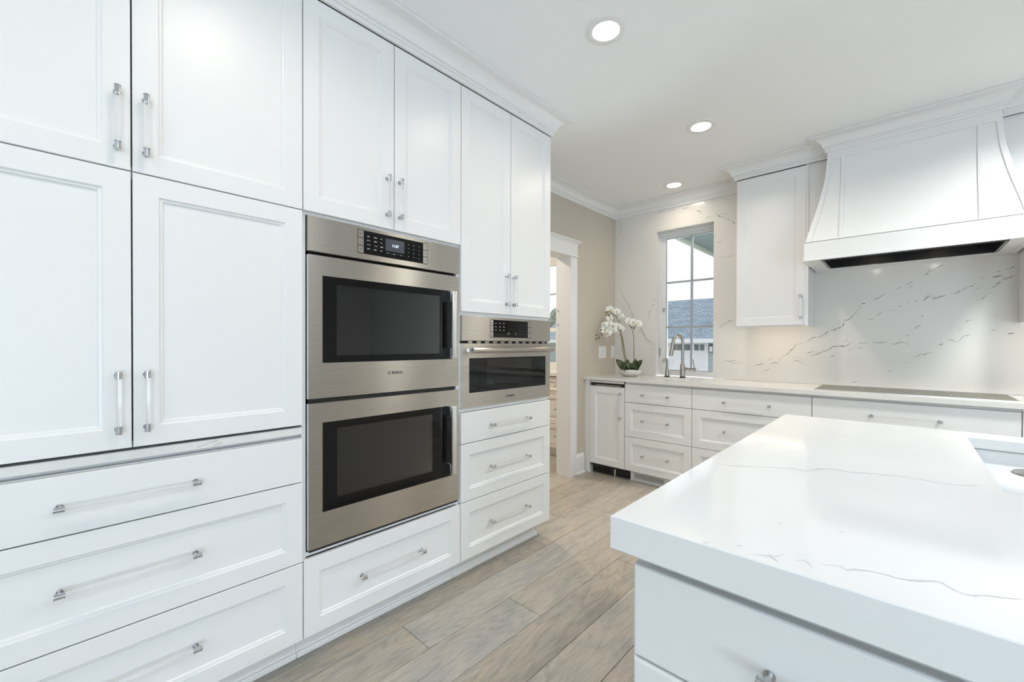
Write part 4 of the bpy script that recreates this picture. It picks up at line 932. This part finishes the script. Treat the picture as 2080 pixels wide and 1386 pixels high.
b.ribbon([(.9, 1.5), (1.0, 1.62), (1.1, 1.9), (1.15, 2.1)], 'xy', CT+.00025, .004, 'vein2', .004, ri)
tag(b.obj('island_countertop'), 'thick glossy white stone island top with faint grey veins in the foreground', 'countertop')
isl = thing('kitchen_island', 'light grey-blue island drawer base under the thick stone top in the right foreground', 'kitchen island', (-.357, .7045, 0), 0)
IW = 1.53
b = B(); dpt = 2.18-.7045
b.box(0, .02, .021, dpt, .10, .852, 'paint'); b.box(0, .02, .05, dpt, .852, .8735, 'paint'); b.box(IW-.02, IW, .021, dpt, .10, .852, 'paint'); b.box(IW-.02, IW, .05, dpt, .852, .8735, 'paint'); b.box(.02, IW-.02, dpt-.02, dpt, .10, .872, 'paint')
b.box(.02, IW-.02, .021, .04, .10, .851, 'paint'); b.box(.02, IW-.02, .065, .08, .851, .8735, 'paint'); b.box(.02, IW-.02, .04, dpt-.02, .10, .12, 'paint'); b.box(.07, IW-.07, .08, dpt-.08, 0, .10, 'paint'); b.obj('body', isl)
for j, (a, c_) in enumerate(((0, .765), (.765, 1.53))):
    hx = (a+c_)/2 if j else .013+.3535
    front(isl, 'drawer', a, c_, .683, .8505, 'eased', (hx, .761, False, .300))
    front(isl, 'drawer', a, c_, .395, .683, 'eased', (hx, .56, False, .300))
    front(isl, 'drawer', a, c_, .105, .393, 'eased', (hx, .25, False, .300))
isk = thing('island_sink', 'white sink set into the island top at the right edge of the photo', 'sink', (0, 0, 0))
b = B(); basin(b, kx0-.004, kx1+.004, ky0-.004, ky1+.004, .862, .9005, 'sinkwhite'); b.obj('basin', isk, 50, fix=False)
b = B(); ax_, ay_ = .300, 1.955; b.lathe([(0, .8628), (.034, .8628), (.038, .866), (.058, .8675), (.062, .8625)], 'nickel', ax_, ay_, 36)
b.lathe([(0, .8655), (.022, .8655), (.024, .864), (.0245, .8629)], 'stem', ax_, ay_, 24); tag(b.obj('drain', isk, 40), 'steel drain ring')

# ------------------------------------------------------------------ downlights
def downlight(x, y, label, group=None):
    t = thing('downlight', label, 'ceiling light', (x, y, CEIL), 0, group)
    b = B(); b.lathe([(.0935, -.0005), (.0935, -.003), (.090, -.0045), (.064, -.0052), (.0605, -.004), (.058, -.0005)], 'plate', seg=48); b.obj('trim_ring', t, 40)
    b = B(); b.lathe([(0, -.0022), (.0575, -.0022), (.0595, -.0008)], 'lens', seg=40); tag(b.obj('lens', t, 40), 'bright lit lens'); return t
for (x, y), lb in zip(LAMPS, ('round recessed downlight nearest the camera', 'round recessed downlight over the walkway beside the hood', 'small far downlight over the window and sink')):
    downlight(x, y, lb)
for x, y in LAMPS_OUT: downlight(x, y, 'round recessed downlight outside the photo frame', 'downlights outside the view')
for i, (x, y) in enumerate(LAMPS+LAMPS_OUT):
    en, co = ((2.4, (1, .84, .70)), (6.6, (1, .86, .72)), (1.55, (1, .83, .64)))[i] if i < 3 else ((3.7, (1, .84, .68)) if x < 0 else (27, (.97, .98, .92)) if y > 2.5 else (4.6, (.72, .85, 1)))
    l = area('downlight_beam', (x, y, CEIL-.008), (x, y, 0), .11, .11, en, co, 'DISK')
    if i > 2: l.data.size = .30
    l.data.spread = math.radians(150)

# ------------------------------------------------------------------ pantry
pc = thing('pantry_cabinet', 'cream drawer cabinet seen through the doorway', 'cabinet', (-3.62, 3.72, 0), 0)
W = -2.46+3.62
carcass(pc, 0, W, .095, .89, .60, 'pantry'); b = B(); b.box(0, W, .07, .086, 0, .095, 'pantry'); b.box(0, W, .058, .07, 0, .02, 'pantry'); b.obj('toe_kick', pc)
for z_a, z_b, st_ in ((.695, .885, 'shaker'), (.368, .695, 'shaker'), (.10, .368, 'shaker')): front(pc, 'drawer', 0, W, z_a, z_b, st_, (W/2+.10, (z_a+z_b)/2, False, .300), 'pantry', .05)
b = B(); b.box(-4.55, -2.44, 3.70, 4.345, .8955, .9345, 'counter', .001); tag(b.obj('pantry_countertop'), 'cream worktop under the window seen through the doorway', 'countertop')
area('pantry_lamp', (-3.3, 2.9, CEIL-.02), (-3.3, 3.1, 0), .3, .3, 29, (1, .87, .70), 'DISK')
downlight(-3.3, 2.9, 'round recessed downlight in the pantry')

# ------------------------------------------------------------------ outside
b = B(); b.box(-40, 25, 4.6, 60, -.75, -.6, 'grass'); gr = struct(b.obj('ground'))
b = B(); b.box(-12, -4, 7, 18.2, -.598, -.58, 'drive'); tag(b.obj('driveway'), 'pale driveway in front of the garage', 'driveway')
gg = thing('garage', 'grey garage with blue shingle roof and white door seen through the window', 'building', (0, 0, 0))
b = B(); b.box(-14.5, -9.9, 18.3, 18.45, -.6, 1.42, 'siding'); b.box(-5.925, -2.0, 18.3, 18.45, -.6, 1.42, 'siding'); b.box(-9.9, -5.925, 18.3, 18.45, 1.38, 1.42, 'siding'); b.box(-2.15, -2, 18.45, 24, -.6, 1.42, 'siding'); b.box(-14.5, -14.35, 18.45, 24, -.6, 1.42, 'siding'); b.obj('wall', gg)
b = B(); b.keepuv = True; uvl = b.bm.loops.layers.uv.new('UVMap')
ye, yr, ze_, zr = 17.92, 22.0, 1.50, 3.56; L_ = math.hypot(yr-ye, zr-ze_)
vs, fs = b.faces([(-15, ye, ze_), (-1.6, ye, ze_), (-1.6, yr, zr), (-15, yr, zr), (-15, ye, ze_-.05), (-1.6, ye, ze_-.05), (-1.6, yr, zr-.05), (-15, yr, zr-.05), (-15, yr+4.1, ze_), (-1.6, yr+4.1, ze_)],
    [(0, 1, 2, 3), (0, 4, 5, 1), (1, 5, 6, 2), (4, 7, 6, 5), (3, 2, 9, 8)], 'shingle')
for lp in fs[0].loops:
    c = lp.vert.co; lp[uvl].uv = (c.x, 0 if c.y < 20 else L_)
for lp in fs[4].loops:
    c = lp.vert.co; lp[uvl].uv = (c.x, 0 if c.y > 23 else L_)
b.obj('roof', gg, fix=False)
b = B(); b.box(-15, -1.6, 17.86, 17.92, 1.33, 1.50, 'outwhite'); b.box(-15, -1.6, 17.92, 18.3, 1.36, 1.40, 'outwhite'); b.obj('fascia', gg)
b = B(); b.box(-9.9, -6.08, 18.36, 18.42, -.6, 1.27, 'outwhite'); b.box(-9.9, -5.925, 18.27, 18.36, 1.27, 1.38, 'outwhite'); b.box(-6.08, -5.925, 18.27, 18.42, -.6, 1.27, 'outwhite')
for z_ in (.93, .42, -.09): b.box(-9.9, -6.08, 18.352, 18.36, z_-.008, z_+.008, 'outwhite')
gd = b.obj('garage_door', gg); tag(gd, 'white garage door')
for i, (a, c_) in enumerate(((-7.49, -7.28), (-7.25, -7.07), (-6.99, -6.80), (-6.79, -6.60), (-6.51, -6.34), (-6.29, -6.07-.02))):
    k = B(); k.box(a, c_, 18.345, 18.36, 1.01, 1.265, 'gwin'); k.obj('door_window', gd)
for i in range(7):
    a = -9.7+i*.3; k = B(); k.box(a, a+.2, 18.345, 18.36, 1.01, 1.265, 'gwin'); k.obj('door_window', gd)
ln = thing('wall_lantern', 'black wall lantern on the grey garage siding', 'lantern', (-5.77, 18.3, .94), 0)
b = B(); b.box(-.03, .03, -.04, 0, .05, .22, 'lantern'); b.box(-.09, .09, -.22, -.04, .26, .28, 'lantern'); b.box(-.08, .08, -.21, -.05, 0, .02, 'lantern')
for x_, y_ in ((-.08, -.21), (.065, -.21), (-.08, -.065), (.065, -.065)): b.box(x_, x_+.015, y_, y_+.015, .02, .26, 'lantern')
b.faces([(-.09, -.22, .28), (.09, -.22, .28), (.09, -.04, .28), (-.09, -.04, .28), (0, -.13, .34)], [(0, 1, 4), (1, 2, 4), (2, 3, 4), (3, 0, 4)], 'lantern'); b.obj('frame', ln)
b = B(); b.box(-.055, .055, -.19, -.07, .03, .24, 'outwhite'); b.obj('lamp_shade', ln)
pr_ = thing('porch_roof', 'grey-boarded porch soffit with white fascia seen through the top of the window', 'roof', (0, 0, 0))
b = B(); b.box(-2.36, 1.5, 4.26, 7.7, 2.80, 2.86, 'soffit'); b.obj('soffit', pr_)
b = B(); b.box(-2.42, -2.36, 4.26, 7.76, 2.76, 2.95, 'outwhite'); b.box(-2.36, 1.5, 7.7, 7.76, 2.72, 2.95, 'outwhite'); b.box(-2.46, -2.42, 4.26, 7.8, 2.86, 2.97, 'outwhite')
for y_ in (5.2, 5.8, 6.4, 7.0): b.box(-2.435, -2.42, y_, y_+.03, 2.79, 2.81, 'wgrey')
b.obj('fascia', pr_)
b = B(); b.box(-2.36, -2.16, 7.5, 7.7, -.6, 2.72, 'outwhite') if False else None
def tree(x, y, h, r, seed, label):
    t = thing('tree', label, 'tree', (x, y, -.6), 0, None); rr = random.Random(seed)
    b = B(); b.tube([(0, 0, 0), (.1, 0, h*.3), (0, .1, h*.62)], [.22, .16, .08], 'bark', 10); b.obj('trunk', t, 60)
    b = B()
    for i in range(70):
        a = rr.uniform(0, 2*PI); q = rr.uniform(0, 1)**.5; zz_ = rr.uniform(.22, 1); wr = r*math.sin(PI*(zz_*.8+.12))*q
        c = Vector((wr*math.cos(a), wr*math.sin(a), h*zz_)); s__ = rr.uniform(.35, .7)*r*.45
        g = bmesh.ops.create_icosphere(b.bm, subdivisions=2, radius=s__, matrix=Matrix.Translation(c))
        for v in g['verts']: v.co = c+(v.co-c)*rr.uniform(.7, 1.25)
    b.mi('foliage'); o = b.obj('crown', t); return t
tree(-17.6, 24.5, 4.0, 2.0, 1, 'leafy green tree beyond the pantry window')
tree(-24.5, 27, 3.6, 2.0, 2, 'second leafy tree left of the first beyond the pantry window')
